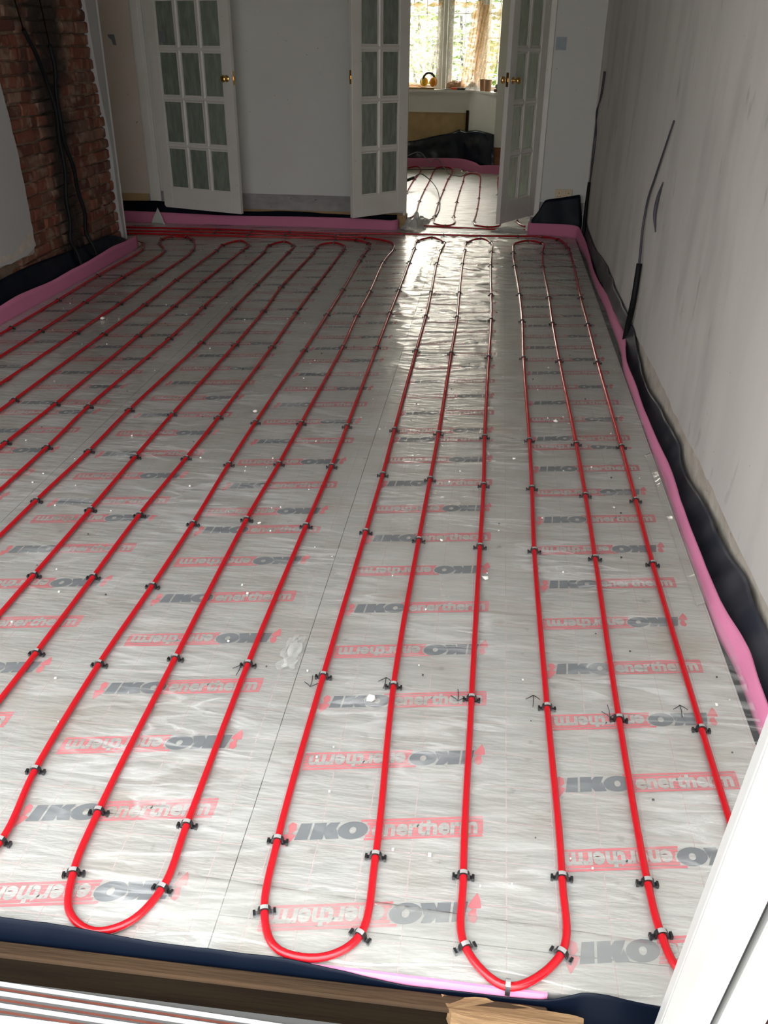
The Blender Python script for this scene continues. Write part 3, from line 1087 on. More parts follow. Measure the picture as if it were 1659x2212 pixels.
# ------------------------------------------------------------------ clear polythene laid over the boards
def film_height(x, y):
    h = 0.0022 + 0.0008 * noise.noise(Vector((x * 5, y * 5, 0.3)))
    # ridges running roughly across the room, broken up by a slow mask
    mask = min(1.0, max(0.0, noise.noise(Vector((x * 1.3 + 9, y * 0.9, 2.0))) * 1.4 + 0.40))
    r1 = 1 - abs(noise.noise(Vector((x * 2.2 + y * 1.2, y * 13 - x * 3.0, 5.0)))) * 3.2
    r2 = 1 - abs(noise.noise(Vector((x * 9 + y * 2.0, y * 2.6 - x * 2.0, 8.0)))) * 3.6
    h += 0.0050 * mask * max(0, r1) + 0.0035 * mask * max(0, r2)
    if x > -0.5 and y > 5.3:
        r3 = 1 - abs(noise.noise(Vector((x * 4.0 - y * 3.2, y * 9 + x * 5.0, 1.0)))) * 3.0
        h += 0.0075 * max(0, r3) * min(1, (y - 5.3) * 1.2)
    return h


def film_sheet(x0, x1, y0, y1, step, lift=0.0, edge=0.0):
    nx, ny = int((x1 - x0) / step), int((y1 - y0) / (step * 0.8))
    bm = bmesh.new()
    g = []
    for j in range(ny + 1):
        y = y0 + (y1 - y0) * j / ny
        row = []
        for i in range(nx + 1):
            x = x0 + (x1 - x0) * i / nx
            yy = y + (edge * noise.noise(Vector((x * 2.2, 7, 0))) * max(0, 1 - j / 3.0))
            row.append(bm.verts.new((x, yy, film_height(x, yy) + lift)))
        g.append(row)
    for j in range(ny):
        for i in range(nx):
            bm.faces.new((g[j][i], g[j][i + 1], g[j + 1][i + 1], g[j + 1][i])).smooth = True
    return bm


film = obj('polythene_sheet', film_sheet(XA + 0.01, XD + 0.03, 1.0, 7.99, 0.017, 0.0, 0.012), M_film)
tag(film, 'clear creased polythene sheet laid over the silver boards of the main room', 'plastic sheet')
o = obj('polythene_sheet', film_sheet(-2.6, 0.8, 8.0, 12.05, 0.04, 0.0005), M_film_far)
tag(o, 'clear polythene sheet over the floor of the far room beyond the glazed doors', 'plastic sheet')
# loose strip with visible folds at the front
bm = bmesh.new()
ribbon(bm, [[(-0.55 + 0.1 * i, 1.02 + 0.012 * math.sin(i * 1.3), 0.0075 + 0.002 * math.sin(i)) for i in range(12)],
            [(-0.55 + 0.1 * i, 1.085 - 0.004 * i + 0.01 * math.sin(i * 0.8), 0.0085 + 0.002 * math.cos(i)) for i in range(12)],
            [(-0.55 + 0.1 * i, 1.165 - 0.004 * i, 0.0070) for i in range(12)]], 90, 0.0006, 0.0015, 14, 5, 3.0)
o = obj('polythene_strip', bm, M_film_loose)
tag(o, 'loose folded strip of clear polythene along the near edge of the floor', 'plastic strip')
# pen arrows on the sheet
for (x, y, up) in ((-0.602, 1.815, 1), (-0.398, 1.797, 0), (-0.204, 1.813, 1), (-0.009, 1.792, 0), (0.185, 1.792, 1), (0.376, 1.781, 0), (0.560, 1.802, 1)):
    bm = bmesh.new()
    s = 1 if up else -1
    zz = 0.0075
    for a, b in (((0, -0.022 * s), (0.002, 0.024 * s)), ((0.002, 0.024 * s), (-0.017, 0.006 * s)), ((0.002, 0.024 * s), (0.019, 0.008 * s))):
        A, B = Vector((x + a[0], y + a[1], zz)), Vector((x + b[0], y + b[1], zz))
        tube(bm, [A, A.lerp(B, 0.5) + Vector((0.0015, 0.0005, 0)), B], 0.0011, 5)
    obj('pen_arrow', bm, M_pen, film)

# ------------------------------------------------------------------ heating pipes
ZP = 0.0115
RUNS = {
1: [(0.571, 7.81), (0.634, 7.467), (0.637, 7.267), (0.635, 6.804), (0.616, 5.888), (0.612, 5.268), (0.604, 4.56), (0.602, 3.46), (0.598, 2.971), (0.594, 2.519), (0.599, 1.738)],
2: [(0.425, 7.637), (0.416, 7.248), (0.404, 6.767), (0.407, 5.871), (0.402, 5.259), (0.404, 4.552), (0.415, 3.462), (0.415, 2.985), (0.41, 2.53), (0.399, 1.749), (0.401, 1.26), (0.41, 1.143)],
3: [(0.185, 7.227), (0.192, 6.752), (0.214, 5.911), (0.221, 5.283), (0.215, 4.576), (0.219, 3.473), (0.217, 3.017), (0.212, 2.552), (0.221, 1.769), (0.229, 1.251), (0.218, 1.078)],
4: [(0.004, 7.58), (0.011, 7.221), (0.011, 6.732), (0.026, 5.875), (0.034, 5.285), (0.03, 4.563), (0.029, 3.482), (0.034, 3.017), (0.031, 2.554), (0.028, 1.778), (0.029, 1.229), (0.039, 1.069)],
5: [(-0.196, 7.546), (-0.201, 7.242), (-0.202, 6.749), (-0.187, 5.892), (-0.174, 5.304), (-0.173, 4.597), (-0.17, 3.493), (-0.173, 3.04), (-0.177, 2.569), (-0.178, 1.801), (-0.155, 1.254), (-0.161, 1.068)],
6: [(-0.391, 7.538), (-0.395, 7.21), (-0.397, 6.739), (-0.376, 5.879), (-0.366, 5.292), (-0.366, 4.615), (-0.363, 3.504), (-0.36, 3.055), (-0.363, 2.6), (-0.369, 1.817), (-0.367, 1.268), (-0.354, 1.097)],
7: [(-0.61, 7.56), (-0.611, 7.242), (-0.607, 6.74), (-0.597, 5.895), (-0.593, 5.33), (-0.586, 4.645), (-0.574, 3.513), (-0.571, 3.103), (-0.576, 2.613), (-0.581, 1.839), (-0.571, 1.284), (-0.569, 1.121)],
8: [(-0.779, 7.201), (-0.803, 6.72), (-0.787, 5.839), (-0.788, 5.247), (-0.774, 4.627), (-0.78, 3.52), (-0.783, 3.095), (-0.793, 2.63), (-0.785, 1.838), (-0.775, 1.294), (-0.761, 1.134)],
9: [(-1.007, 7.386), (-0.985, 7.194), (-0.989, 6.918), (-0.988, 6.749), (-0.975, 5.862), (-0.972, 5.239), (-0.972, 4.53), (-0.982, 3.502), (-0.98, 3.063), (-0.971, 2.575), (-0.973, 2.176), (-0.981, 1.786), (-0.97, 1.393), (-0.947, 1.19)],
10: [(-1.173, 7.136), (-1.172, 6.973), (-1.173, 5.862), (-1.17, 5.254), (-1.159, 4.565), (-1.159, 3.531), (-1.166, 3.096), (-1.179, 2.611), (-1.175, 2.201), (-1.172, 1.811)],
11: [(-1.4, 7.143), (-1.391, 6.937), (-1.403, 5.87), (-1.377, 5.257), (-1.369, 4.569), (-1.376, 3.538), (-1.373, 3.08), (-1.367, 2.625), (-1.364, 2.186)],
12: [(-1.6, 7.191), (-1.591, 6.945), (-1.581, 5.895), (-1.577, 5.287), (-1.564, 4.583), (-1.586, 3.564), (-1.581, 3.108), (-1.591, 2.665)],
13: [(-1.8, 7.171), (-1.784, 6.927), (-1.777, 5.93), (-1.774, 5.283), (-1.765, 4.626), (-1.786, 3.577), (-1.767, 3.119)],
14: [(-1.967, 7.154), (-1.967, 6.949), (-1.968, 5.923), (-1.961, 5.284), (-1.957, 4.651), (-1.949, 3.583), (-1.957, 3.14)],
15: [(-2.179, 7.119), (-2.169, 6.915), (-2.168, 5.93), (-2.155, 5.281), (-2.16, 4.649), (-2.16, 3.605)],
16: [(-2.488, 7.298), (-2.356, 6.899), (-2.335, 5.936), (-2.32, 5.285), (-2.326, 4.654)],
17: [(-2.698, 7.392), (-2.744, 7.268), (-2.708, 7.115), (-2.569, 6.832), (-2.563, 5.951), (-2.548, 5.277), (-2.541, 4.654)],
18: [(-2.846, 7.083), (-2.76, 6.867), (-2.754, 5.973), (-2.739, 5.306), (-2.737, 4.69)],
}
REAR = [(0.435, 7.915), (0.232, 7.895), (-0.087, 7.862), (-0.412, 7.852), (-0.752, 7.835), (-1.309, 7.762), (-1.751, 7.755), (-2.09, 7.752), (-2.391, 7.765)]
MID = [(-0.845, 7.485), (-1.065, 7.613), (-1.327, 7.626), (-1.769, 7.645), (-2.083, 7.630), (-2.39, 7.631)]
FRONTH = [(-1.127, 7.502), (-1.309, 7.532), (-1.741, 7.518), (-2.067, 7.498)]


def down(k): return RUNS[k]
def upw(k): return RUNS[k][::-1]


path_a = ([(-3.55, 7.70), (-3.1, 7.72)] + REAR[::-1] + down(1) + [(0.602, 1.30), (0.590, 1.10), (0.51, 1.022), (0.432, 1.07)] + upw(2)
          + [(0.313, 7.715), (0.205, 7.58)] + down(3) + [(0.118, 1.000)] + upw(4) + [(-0.089, 7.746)] + down(5)
          + [(-0.205, 1.022), (-0.262, 1.009), (-0.318, 1.025)] + upw(6) + [(-0.503, 7.716)] + down(7)
          + [(-0.605, 1.040), (-0.665, 1.012), (-0.728, 1.045)] + upw(8) + [(-0.795, 7.36)] + MID + [(-3.1, 7.575), (-3.55, 7.56)])
path_b = ([(-3.55, 7.42), (-3.1, 7.455)] + FRONTH[::-1] + down(9) + [(-0.985, 1.06), (-1.06, 1.025), (-1.14, 1.07), (-1.168, 1.25)] + upw(10)
          + [(-1.195, 7.27), (-1.294, 7.362), (-1.385, 7.28)] + down(11) + [(-1.37, 1.3), (-1.40, 1.08), (-1.475, 1.03), (-1.55, 1.08), (-1.58, 1.3)] + upw(12)
          + [(-1.711, 7.34)] + down(13) + [(-1.775, 1.3), (-1.80, 1.08), (-1.87, 1.03), (-1.94, 1.08), (-1.96, 1.3)] + upw(14)
          + [(-2.082, 7.316)] + down(15) + [(-2.165, 1.3), (-2.19, 1.08), (-2.25, 1.03), (-2.31, 1.08), (-2.33, 1.3)] + upw(16)
          + [(-2.455, 7.11)][:0] + [(-2.574, 7.385)] + down(17) + [(-2.545, 1.3), (-2.57, 1.08), (-2.64, 1.03), (-2.71, 1.08), (-2.735, 1.3)] + upw(18)
          + [(-2.90, 7.13), (-2.966, 7.150), (-3.2, 7.16), (-3.55, 7.18)])


def pipe(path, label, r=0.0080, seg=14):
    bm = bmesh.new()
    c = catmull([(x, y, ZP) for x, y in path], 0.012)
    tube(bm, c, r, seg)
    o = obj('heating_pipe', bm, M_pipe)
    tag(o, label, 'pipe', 'red underfloor heating pipes')
    return c


curve_a = pipe(path_a, 'red heating pipe looping over the right half of the silver floor')
curve_b = pipe(path_b, 'red heating pipe looping over the left half of the silver floor to the alcove')
far_a = [(0.30, 8.36), (0.245, 8.50), (0.242, 9.2), (0.23, 10.6), (0.21, 11.3), (0.15, 11.62), (0.06, 11.60), (0.040, 11.3), (0.046, 10.2), (0.05, 9.3), (0.080, 8.50), (0.05, 8.33), (-0.042, 8.283), (-0.136, 8.335), (-0.166, 8.492), (-0.159, 8.861), (-0.154, 9.545), (-0.159, 10.33), (-0.169, 10.972),
         (-0.184, 11.566), (-0.224, 11.814), (-0.303, 11.870), (-0.362, 11.699), (-0.373, 11.01), (-0.379, 10.29), (-0.378, 9.505), (-0.366, 8.699),
         (-0.345, 8.42), (-0.385, 8.30), (-0.46, 8.29), (-0.525, 8.383), (-0.545, 8.594), (-0.563, 9.328), (-0.563, 10.256), (-0.564, 11.09), (-0.55, 12.0),
         (-0.590, 12.33), (-0.68, 12.42), (-0.764, 12.33), (-0.785, 11.969), (-0.777, 11.127), (-0.776, 10.216), (-0.766, 9.435), (-0.75, 8.9), (-0.79, 8.6),
         (-0.88, 8.52), (-0.95, 8.8), (-0.96, 10.183), (-0.969, 11.091), (-0.965, 12.1), (-1.05, 12.40), (-1.15, 12.2), (-1.17, 10.0)]
curve_f = pipe(far_a, 'red heating pipe looping over the floor of the far room')
pipe([(-0.76, 8.245), (-0.562, 8.238), (-0.34, 8.205), (-0.048, 8.185), (0.20, 8.195), (0.298, 8.20)], 'short red pipe lying across the far doorway')


# pipe clips
def clip_bm(feet=True):
    bm = bmesh.new()
    n = 10
    zc, ri, ro, w = ZP, 0.0088, 0.0132, 0.0045
    prof = []
    for k in range(n + 1):
        a = PI * k / n
        prof.append((math.cos(a), math.sin(a)))
    rings = []
    for c, s in prof:
        rings.append([bm.verts.new((rr * c, yy, zc + rr * s)) for rr in (ri, ro) for yy in (-w, w)])
    base_r = [bm.verts.new((rr, yy, 0.004)) for rr in (ri, ro) for yy in (-w, w)]
    base_l = [bm.verts.new((-rr, yy, 0.004)) for rr in (ri, ro) for yy in (-w, w)]
    allr = [base_r] + rings + [base_l]
    for i, (a, b) in enumerate(zip(allr, allr[1:])):
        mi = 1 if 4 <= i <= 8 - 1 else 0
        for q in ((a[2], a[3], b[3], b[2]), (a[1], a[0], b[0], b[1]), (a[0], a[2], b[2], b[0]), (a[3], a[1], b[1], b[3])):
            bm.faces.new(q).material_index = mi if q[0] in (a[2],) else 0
    for s in (-1, 1) if feet else ():
        box(bm, min(s * 0.009, s * 0.0215), max(s * 0.009, s * 0.0215), -0.0045, 0.0045, 0.003, 0.0072)
        box(bm, min(s * 0.0175, s * 0.0225), max(s * 0.0175, s * 0.0225), -0.006, 0.006, 0.0015, 0.0105)
    bmesh.ops.recalc_face_normals(bm, faces=list(bm.faces))
    return bm


ORD = ['first', 'second', 'third', 'fourth', 'fifth', 'sixth', 'seventh', 'eighth', 'ninth', 'tenth', 'eleventh', 'twelfth', 'thirteenth', 'fourteenth',
       'fifteenth', 'sixteenth', 'seventeenth', 'eighteenth']
RUNNAME = {k: ORD[k - 1] for k in RUNS}
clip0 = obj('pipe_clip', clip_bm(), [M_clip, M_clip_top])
clip_used = [False]


def nearest_dir(curve, x, y):
    best, bi = 1e9, 0
    for i, p in enumerate(curve):
        d = (p.x - x) ** 2 + (p.y - y) ** 2
        if d < best: best, bi = d, i
    t = curve[min(bi + 1, len(curve) - 1)] - curve[max(bi - 1, 0)]
    return curve[bi], math.atan2(t.y, t.x)


def clip(curve, x, y, label, group='black clips along the red pipes'):
    p, a = nearest_dir(curve, x, y)
    if clip_used[0]:
        o = clip0.copy()
        COL.objects.link(o)
    else:
        o = clip0
        clip_used[0] = True
    o.location = (p.x, p.y, 0)
    o.rotation_euler = (0, 0, a - PI / 2)
    tag(o, label, 'pipe clip', group)


for k, pts in RUNS.items():
    cur = curve_a if k <= 8 else curve_b
    n = len(pts)
    for i, (x, y) in enumerate(pts):
        clip(cur, x, y, 'black clip, %s from the near end of the %s pipe run from the right wall' % (ORD[n - 1 - i], RUNNAME[k]))
for a, b, x, y in ((2, 3, 0.313, 7.715), (4, 5, -0.089, 7.746), (6, 7, -0.503, 7.716), (10, 11, -1.294, 7.362), (12, 13, -1.711, 7.34), (14, 15, -2.082, 7.316), (16, 17, -2.574, 7.371)):
    clip(curve_a if a < 9 else curve_b, x, y, 'black clip at the far bend joining the %s and %s runs from the right wall' % (ORD[a - 1], ORD[b - 1]))
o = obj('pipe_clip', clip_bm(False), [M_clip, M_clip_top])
_p, _a = nearest_dir(curve_a, 0.118, 1.0)
o.location, o.rotation_euler = (_p.x, _p.y, 0), (0, 0, _a - PI / 2)
tag(o, 'black clip at the near bend joining the third and fourth runs from the right wall', 'pipe clip', 'black clips along the red pipes')
clip(curve_b, -2.93, 7.14, 'black clip on the leftmost pipe where it turns behind the brick chimney breast')
for cur, pts, nm in ((curve_a, REAR, 'rearmost'), (curve_a, MID[1:], 'middle'), (curve_b, FRONTH, 'nearest')):
    for i, (x, y) in enumerate(sorted(pts)):
        clip(cur, x, y, 'black clip, %s from the left on the %s pipe along the back wall' % (ORD[i], nm))
fc = [(-0.157, 9.2), (-0.157, 9.9), (-0.163, 10.7), (-0.166, 8.52), (-0.372, 8.75), (-0.378, 9.6), (-0.377, 10.35), (-0.372, 11.1), (-0.55, 8.75), (-0.563, 9.5),
      (-0.563, 10.4), (-0.562, 11.3), (-0.768, 9.6), (-0.776, 10.4), (-0.777, 11.3), (-0.042, 8.283), (-0.42, 8.30), (0.046, 10.2), (-0.96, 10.1), (-0.969, 11.2), (0.245, 8.62)]
for i, (x, y) in enumerate(sorted(fc)):
    clip(curve_f, x, y, 'black clip on the far room pipe, %s from its left end' % (ORD[i] if i < 18 else ('nineteenth', 'twentieth', 'twenty-first')[i - 18]), 'black clips in the far room')


# ------------------------------------------------------------------ pink edging strips
def strip(curves, label, n=120, wr=0.003, ws=9, seed=1.0):
    bm = bmesh.new()
    ribbon(bm, curves, n, 0.006, wr, ws, 4, seed)
    o = obj('edging_strip', bm, M_pink, smooth=False)
    tag(o, label, 'foam strip', 'pink foam edging strips')
    return o


ys_l = [0.99 + 0.25 * i for i in range(25)]
strip([[(-2.835 + 0.008 * math.sin(y * 2.3), y, -0.02) for y in ys_l],
       [(-2.840 + 0.010 * math.sin(y * 3.1 + 1), y, 0.100 + 0.008 * math.sin(y * 4.2) + 0.004 * math.sin(y * 9)) for y in ys_l]],
      'pink foam edging strip standing along the foot of the brick chimney breast', 160)
xs_b = [-3.6 + 0.16 * i for i in range(18)]
strip([[(x, 8.035 + 0.01 * math.sin(x * 3), -0.02) for x in xs_b] + [(-0.845, 8.05, -0.02), (-0.835, 8.10, -0.02)],
       [(x, 8.045 + 0.008 * math.sin(x * 2.2 + 1), 0.088 + 0.007 * math.sin(x * 3.3)) for x in xs_b] + [(-0.845, 8.06, 0.09), (-0.835, 8.11, 0.085)]],
      'pink foam edging strip along the back wall left of the far doorway', 140)
Lc = [(0.325, 8.09), (0.318, 8.02), (0.335, 8.0), (0.5, 7.995), (0.66, 7.985), (0.735, 7.93), (0.745, 7.80), (0.735, 7.60), (0.752, 7.40), (0.765, 7.20), (0.752, 6.708), (0.752, 6.279), (0.76, 5.992), (0.768, 5.724), (0.764, 5.45),
      (0.765, 5.178), (0.766, 4.989), (0.757, 4.76), (0.737, 4.534), (0.731, 4.396), (0.734, 4.15), (0.733, 3.95), (0.733, 3.70), (0.733, 3.5), (0.735, 3.267),
      (0.736, 3.143), (0.734, 2.95), (0.732, 2.75), (0.732, 2.55), (0.732, 2.401), (0.732, 2.261), (0.734, 2.184), (0.742, 2.124), (0.752, 2.038), (0.753, 1.90), (0.752, 1.75), (0.752, 1.3), (0.752, 1.02)]
Rc = [(0.325, 8.10), (0.315, 8.02), (0.335, 7.995), (0.5, 7.99), (0.67, 7.985), (0.745, 7.93), (0.762, 7.78), (0.785, 7.57), (0.783, 7.35), (0.783, 7.139), (0.764, 6.707), (0.773, 6.248), (0.793, 6.0), (0.798, 5.75), (0.797, 5.5), (0.801, 5.20),
      (0.805, 5.0), (0.775, 4.80), (0.752, 4.58), (0.752, 4.421), (0.757, 4.18), (0.748, 3.989), (0.752, 3.74), (0.755, 3.55), (0.766, 3.30), (0.766, 3.18), (0.758, 3.0),
      (0.755, 2.80), (0.757, 2.60), (0.757, 2.45), (0.762, 2.31), (0.769, 2.24), (0.783, 2.15), (0.791, 2.07), (0.782, 1.95), (0.780, 1.80), (0.778, 1.35), (0.778, 1.05)]
lo = [(x, y, -0.02 if (i > 7) else -0.015) for i, (x, y) in enumerate(Lc)]
hi = [(x, y, 0.108 if i < 5 else (0.105, 0.075, 0.045, 0.032)[i - 5] if i < 9 else 0.024) for i, (x, y) in enumerate(Rc)]


def even(cs, n):
    """two curves given point by point, resampled together so that matching points stay matched"""
    A, B = [], []
    for i in range(len(cs[0]) - 1):
        for k in range(n):
            t = k / n
            A.append(Vector(cs[0][i]).lerp(Vector(cs[0][i + 1]), t))
            B.append(Vector(cs[1][i]).lerp(Vector(cs[1][i + 1]), t))
    A.append(Vector(cs[0][-1]))
    B.append(Vector(cs[1][-1]))
    for _ in range(4):
        for c in (A, B):
            c[1:-1] = [(c[i - 1] + c[i] * 2 + c[i + 1]) / 4 for i in range(1, len(c) - 1)]
    return A, B


def loft(bm, A, B, rows, thick, bulge=0.0, wr=0.0, ws=8.0, seed=0.0):
    """thickened sheet between two curves of equal length; bulge bows the middle outwards"""
    n = len(A)
    grid = [[A[i].lerp(B[i], j / rows) for i in range(n)] for j in range(rows + 1)]
    top, bot = [], []
    for j in range(rows + 1):
        rt, rb = [], []
        for i in range(n):
            du = grid[j][min(i + 1, n - 1)] - grid[j][max(i - 1, 0)]
            dv = grid[min(j + 1, rows)][i] - grid[max(j - 1, 0)][i]
            nn = du.cross(dv)
            nn = nn.normalized() if nn.length > 1e-9 else Vector((0, 0, 1))
            p = grid[j][i]
            s = j / rows
            d = bulge * 4 * s * (1 - s)
            d += wr * noise.noise(Vector((p.x * ws + seed, p.y * ws, p.z * ws))) * (0.3 + s)
            rt.append(bm.verts.new(p + nn * (d + thick / 2)))
            rb.append(bm.verts.new(p + nn * (d - thick / 2)))
        top.append(rt)
        bot.append(rb)
    for j in range(rows):
        for i in range(n - 1):
            for g, fl in ((top, False), (bot, True)):
                q = [g[j][i], g[j][i + 1], g[j + 1][i + 1], g[j + 1][i]]
                bm.faces.new(q[::-1] if fl else q).smooth = True
        for i in (0, n - 1):
            bm.faces.new((top[j][i], bot[j][i], bot[j + 1][i], top[j + 1][i]))
    for i in range(n - 1):
        for j in (0, rows):
            bm.faces.new((top[j][i], top[j][i + 1], bot[j][i + 1], bot[j][i]))
    bmesh.ops.recalc_face_normals(bm, faces=list(bm.faces))


A, B = even((lo, hi), 6)
bm = bmesh.new()
loft(bm, A, B, 5, 0.005, 0.004, 0.0015, 14, 2.0)
o = obj('edging_strip', bm, M_pink)
tag(o, 'long twisting pink foam edging strip running from the doorway along the right wall', 'foam strip', 'pink foam edging strips')
bm = bmesh.new()
ribbon(bm, [[(-0.28, 1.002, 0.004), (-0.1, 1.001, 0.006), (0.0, 1.0, 0.006), (0.1, 1.0, 0.005), (0.19, 1.002, 0.002)],
            [(-0.28, 0.999, -0.06), (-0.1, 0.998, -0.06), (0.0, 0.997, -0.06), (0.1, 0.997, -0.06), (0.19, 0.998, -0.06)]], 40, 0.005, 0.001, 9, 4)
o = obj('edging_strip', bm, M_pink)
tag(o, 'short pink foam edging strip showing at the near edge by the pipe bend', 'foam strip', 'pink foam edging strips')
strip([[(-1.3, 12.50, -0.02), (-0.991, 12.495, -0.02), (-0.60, 12.49, -0.02), (-0.45, 12.40, -0.02), (-0.26, 12.07, -0.02), (-0.19, 11.93, -0.02), (-0.1, 11.90, -0.02), (0.2, 11.86, -0.02), (0.75, 11.86, -0.02)],
       [(-1.3, 12.51, 0.10), (-0.991, 12.51, 0.105), (-0.60, 12.505, 0.115), (-0.45, 12.41, 0.12), (-0.26, 12.08, 0.115), (-0.19, 11.94, 0.10), (-0.1, 11.91, 0.11), (0.2, 11.87, 0.115), (0.75, 11.87, 0.11)]],
      'pink foam edging strip under the bay window of the far room', 120, 0.002)


# ------------------------------------------------------------------ membrane upstands
def membrane(bm, label, m=M_dpm):
    o = obj('damp_proof_membrane', bm, m)
    tag(o, label, 'membrane', 'dark plastic membrane upstands')
    return o


bm = bmesh.new()
yl = [0.99 + 0.2 * i for i in range(31)]
zt = lambda y: 0.20 - 0.02 * max(0, y - 5.3) + 0.012 * math.sin(y * 2.7) if y < 6.75 else 0.13 - (y - 6.75) * 0.35
ribbon(bm, [[(-2.855, y, -0.09) for y in yl], [(-2.872, y, 0.05) for y in yl], [(-2.925 + (0.02 if y > 6.6 else 0), y, zt(y)) for y in yl]], 200, 0.0012, 0.010, 4.5, 6, 4.0)
membrane(bm, 'dark blue membrane folded up the foot of the brick chimney breast')
bm = bmesh.new()
xb = [-3.58 + 0.13 * i for i in range(22)]
ribbon(bm, [[(x, 8.06, -0.09) for x in xb], [(x, 8.085, 0.06) for x in xb],
            [(x, 8.12, (0.178 if x < -3.1 else 0.178 - (x + 3.1) * 0.11 if x < -2.3 else 0.115) + 0.008 * math.sin(x * 6)) for x in xb]], 150, 0.0012, 0.010, 6, 6, 2.0)
membrane(bm, 'dark blue membrane along the foot of the back wall below the two left doors')
bm = bmesh.new()
A = [Vector((x, 8.05, -0.09)) for x in (0.335, 0.37, 0.44, 0.52, 0.62, 0.70, 0.76, 0.785)]
B = [Vector(p) for p in ((0.345, 8.10, 0.12), (0.395, 8.115, 0.185), (0.445, 8.12, 0.283), (0.52, 8.125, 0.296), (0.60, 8.125, 0.308), (0.68, 8.115, 0.325), (0.745, 8.095, 0.340), (0.770, 8.06, 0.20))]
A, B = even((A, B), 8)
loft(bm, A, B, 14, 0.0012, -0.010, 0.012, 7, 1.0)
membrane(bm, 'dark blue membrane flap draped under the socket right of the far doorway')
MEM = [(7.95, 0.16), (7.6, 0.125), (7.289, 0.112), (7.001, 0.103), (6.6, 0.13), (6.27, 0.146), (6.034, 0.135), (5.665, 0.113), (5.242, 0.118), (5.051, 0.105), (4.887, 0.10), (4.70, 0.04), (4.55, 0.015), (4.382, -0.01),
       (4.22, -0.01), (3.987, 0.018), (3.838, 0.02), (3.612, 0.034), (3.46, 0.043), (3.408, 0.0), (3.268, -0.015), (2.961, 0.03), (2.739, 0.025), (2.625, 0.026), (2.487, 0.05),
       (2.386, 0.066), (2.28, 0.048), (2.105, 0.037), (1.8, 0.05), (1.4, 0.04), (1.05, 0.05)]
A = [Vector((0.735, y, -0.098)) for y, z in MEM]
B = [Vector((wx(y) - 0.012, y, z)) for y, z in MEM]
A, B = even((A, B), 6)
bm = bmesh.new()
loft(bm, A, B, 10, 0.0012, -0.016, 0.014, 6, 3.0)
membrane(bm, 'dusty dark membrane tucked between pink strip and right wall', M_dpm_grey)
bm = bmesh.new()
fr = [(-1.6, 0.045), (-1.2, 0.042), (-0.95, 0.040), (-0.857, 0.040), (-0.78, 0.041), (-0.71, 0.036), (-0.64, 0.030), (-0.58, 0.022), (-0.50, 0.020), (-0.40, 0.021), (-0.34, 0.020), (-0.28, 0.017), (-0.20, 0.010), (-0.1, -0.008), (0.05, -0.012), (0.18, -0.006),
      (0.215, 0.006), (0.25, 0.022), (0.29, 0.024), (0.35, 0.012), (0.42, 0.006), (0.60, 0.010), (0.85, 0.010)]
ribbon(bm, [[(x, 0.992, -0.14) for x, z in fr], [(x, 0.990, -0.04) for x, z in fr], [(x, 0.995 + (0.004 if z > 0.01 else 0), z) for x, z in fr]], 160, 0.0014, 0.003, 9, 6, 6.0)
membrane(bm, 'dark blue membrane lip along the near edge of the silver floor')
bm = bmesh.new()
A = [Vector(p) for p in ((-1.9, 12.55, 0.0), (-1.3, 12.55, 0.0), (-1.0, 12.55, 0.0), (-0.7, 12.545, 0.0), (-0.5, 12.48, 0.0), (-0.38, 12.36, 0.0), (-0.22, 12.14, 0.0), (-0.15, 12.04, 0.0), (-0.06, 11.99, 0.0), (-0.02, 12.0, 0))]
B = [Vector(p) for p in ((-1.9, 12.60, 0.25), (-1.3, 12.60, 0.29), (-1.1, 12.60, 0.31), (-0.84, 12.59, 0.375), (-0.60, 12.56, 0.42), (-0.50, 12.50, 0.475), (-0.42, 12.42, 0.45), (-0.27, 12.26, 0.49), (-0.10, 12.10, 0.465), (-0.045, 12.07, 0.455))]
A, B = even((A, B), 8)
loft(bm, A, B, 18, 0.0015, 0.0, 0.016, 7.5, 5.0)
membrane(bm, 'big dark blue membrane bunched up under the bay window of the far room', mat('glossy_membrane', (0.003, 0.006, 0.014), 0.22, spec=0.45, bump=0.8, bump_scale=5))


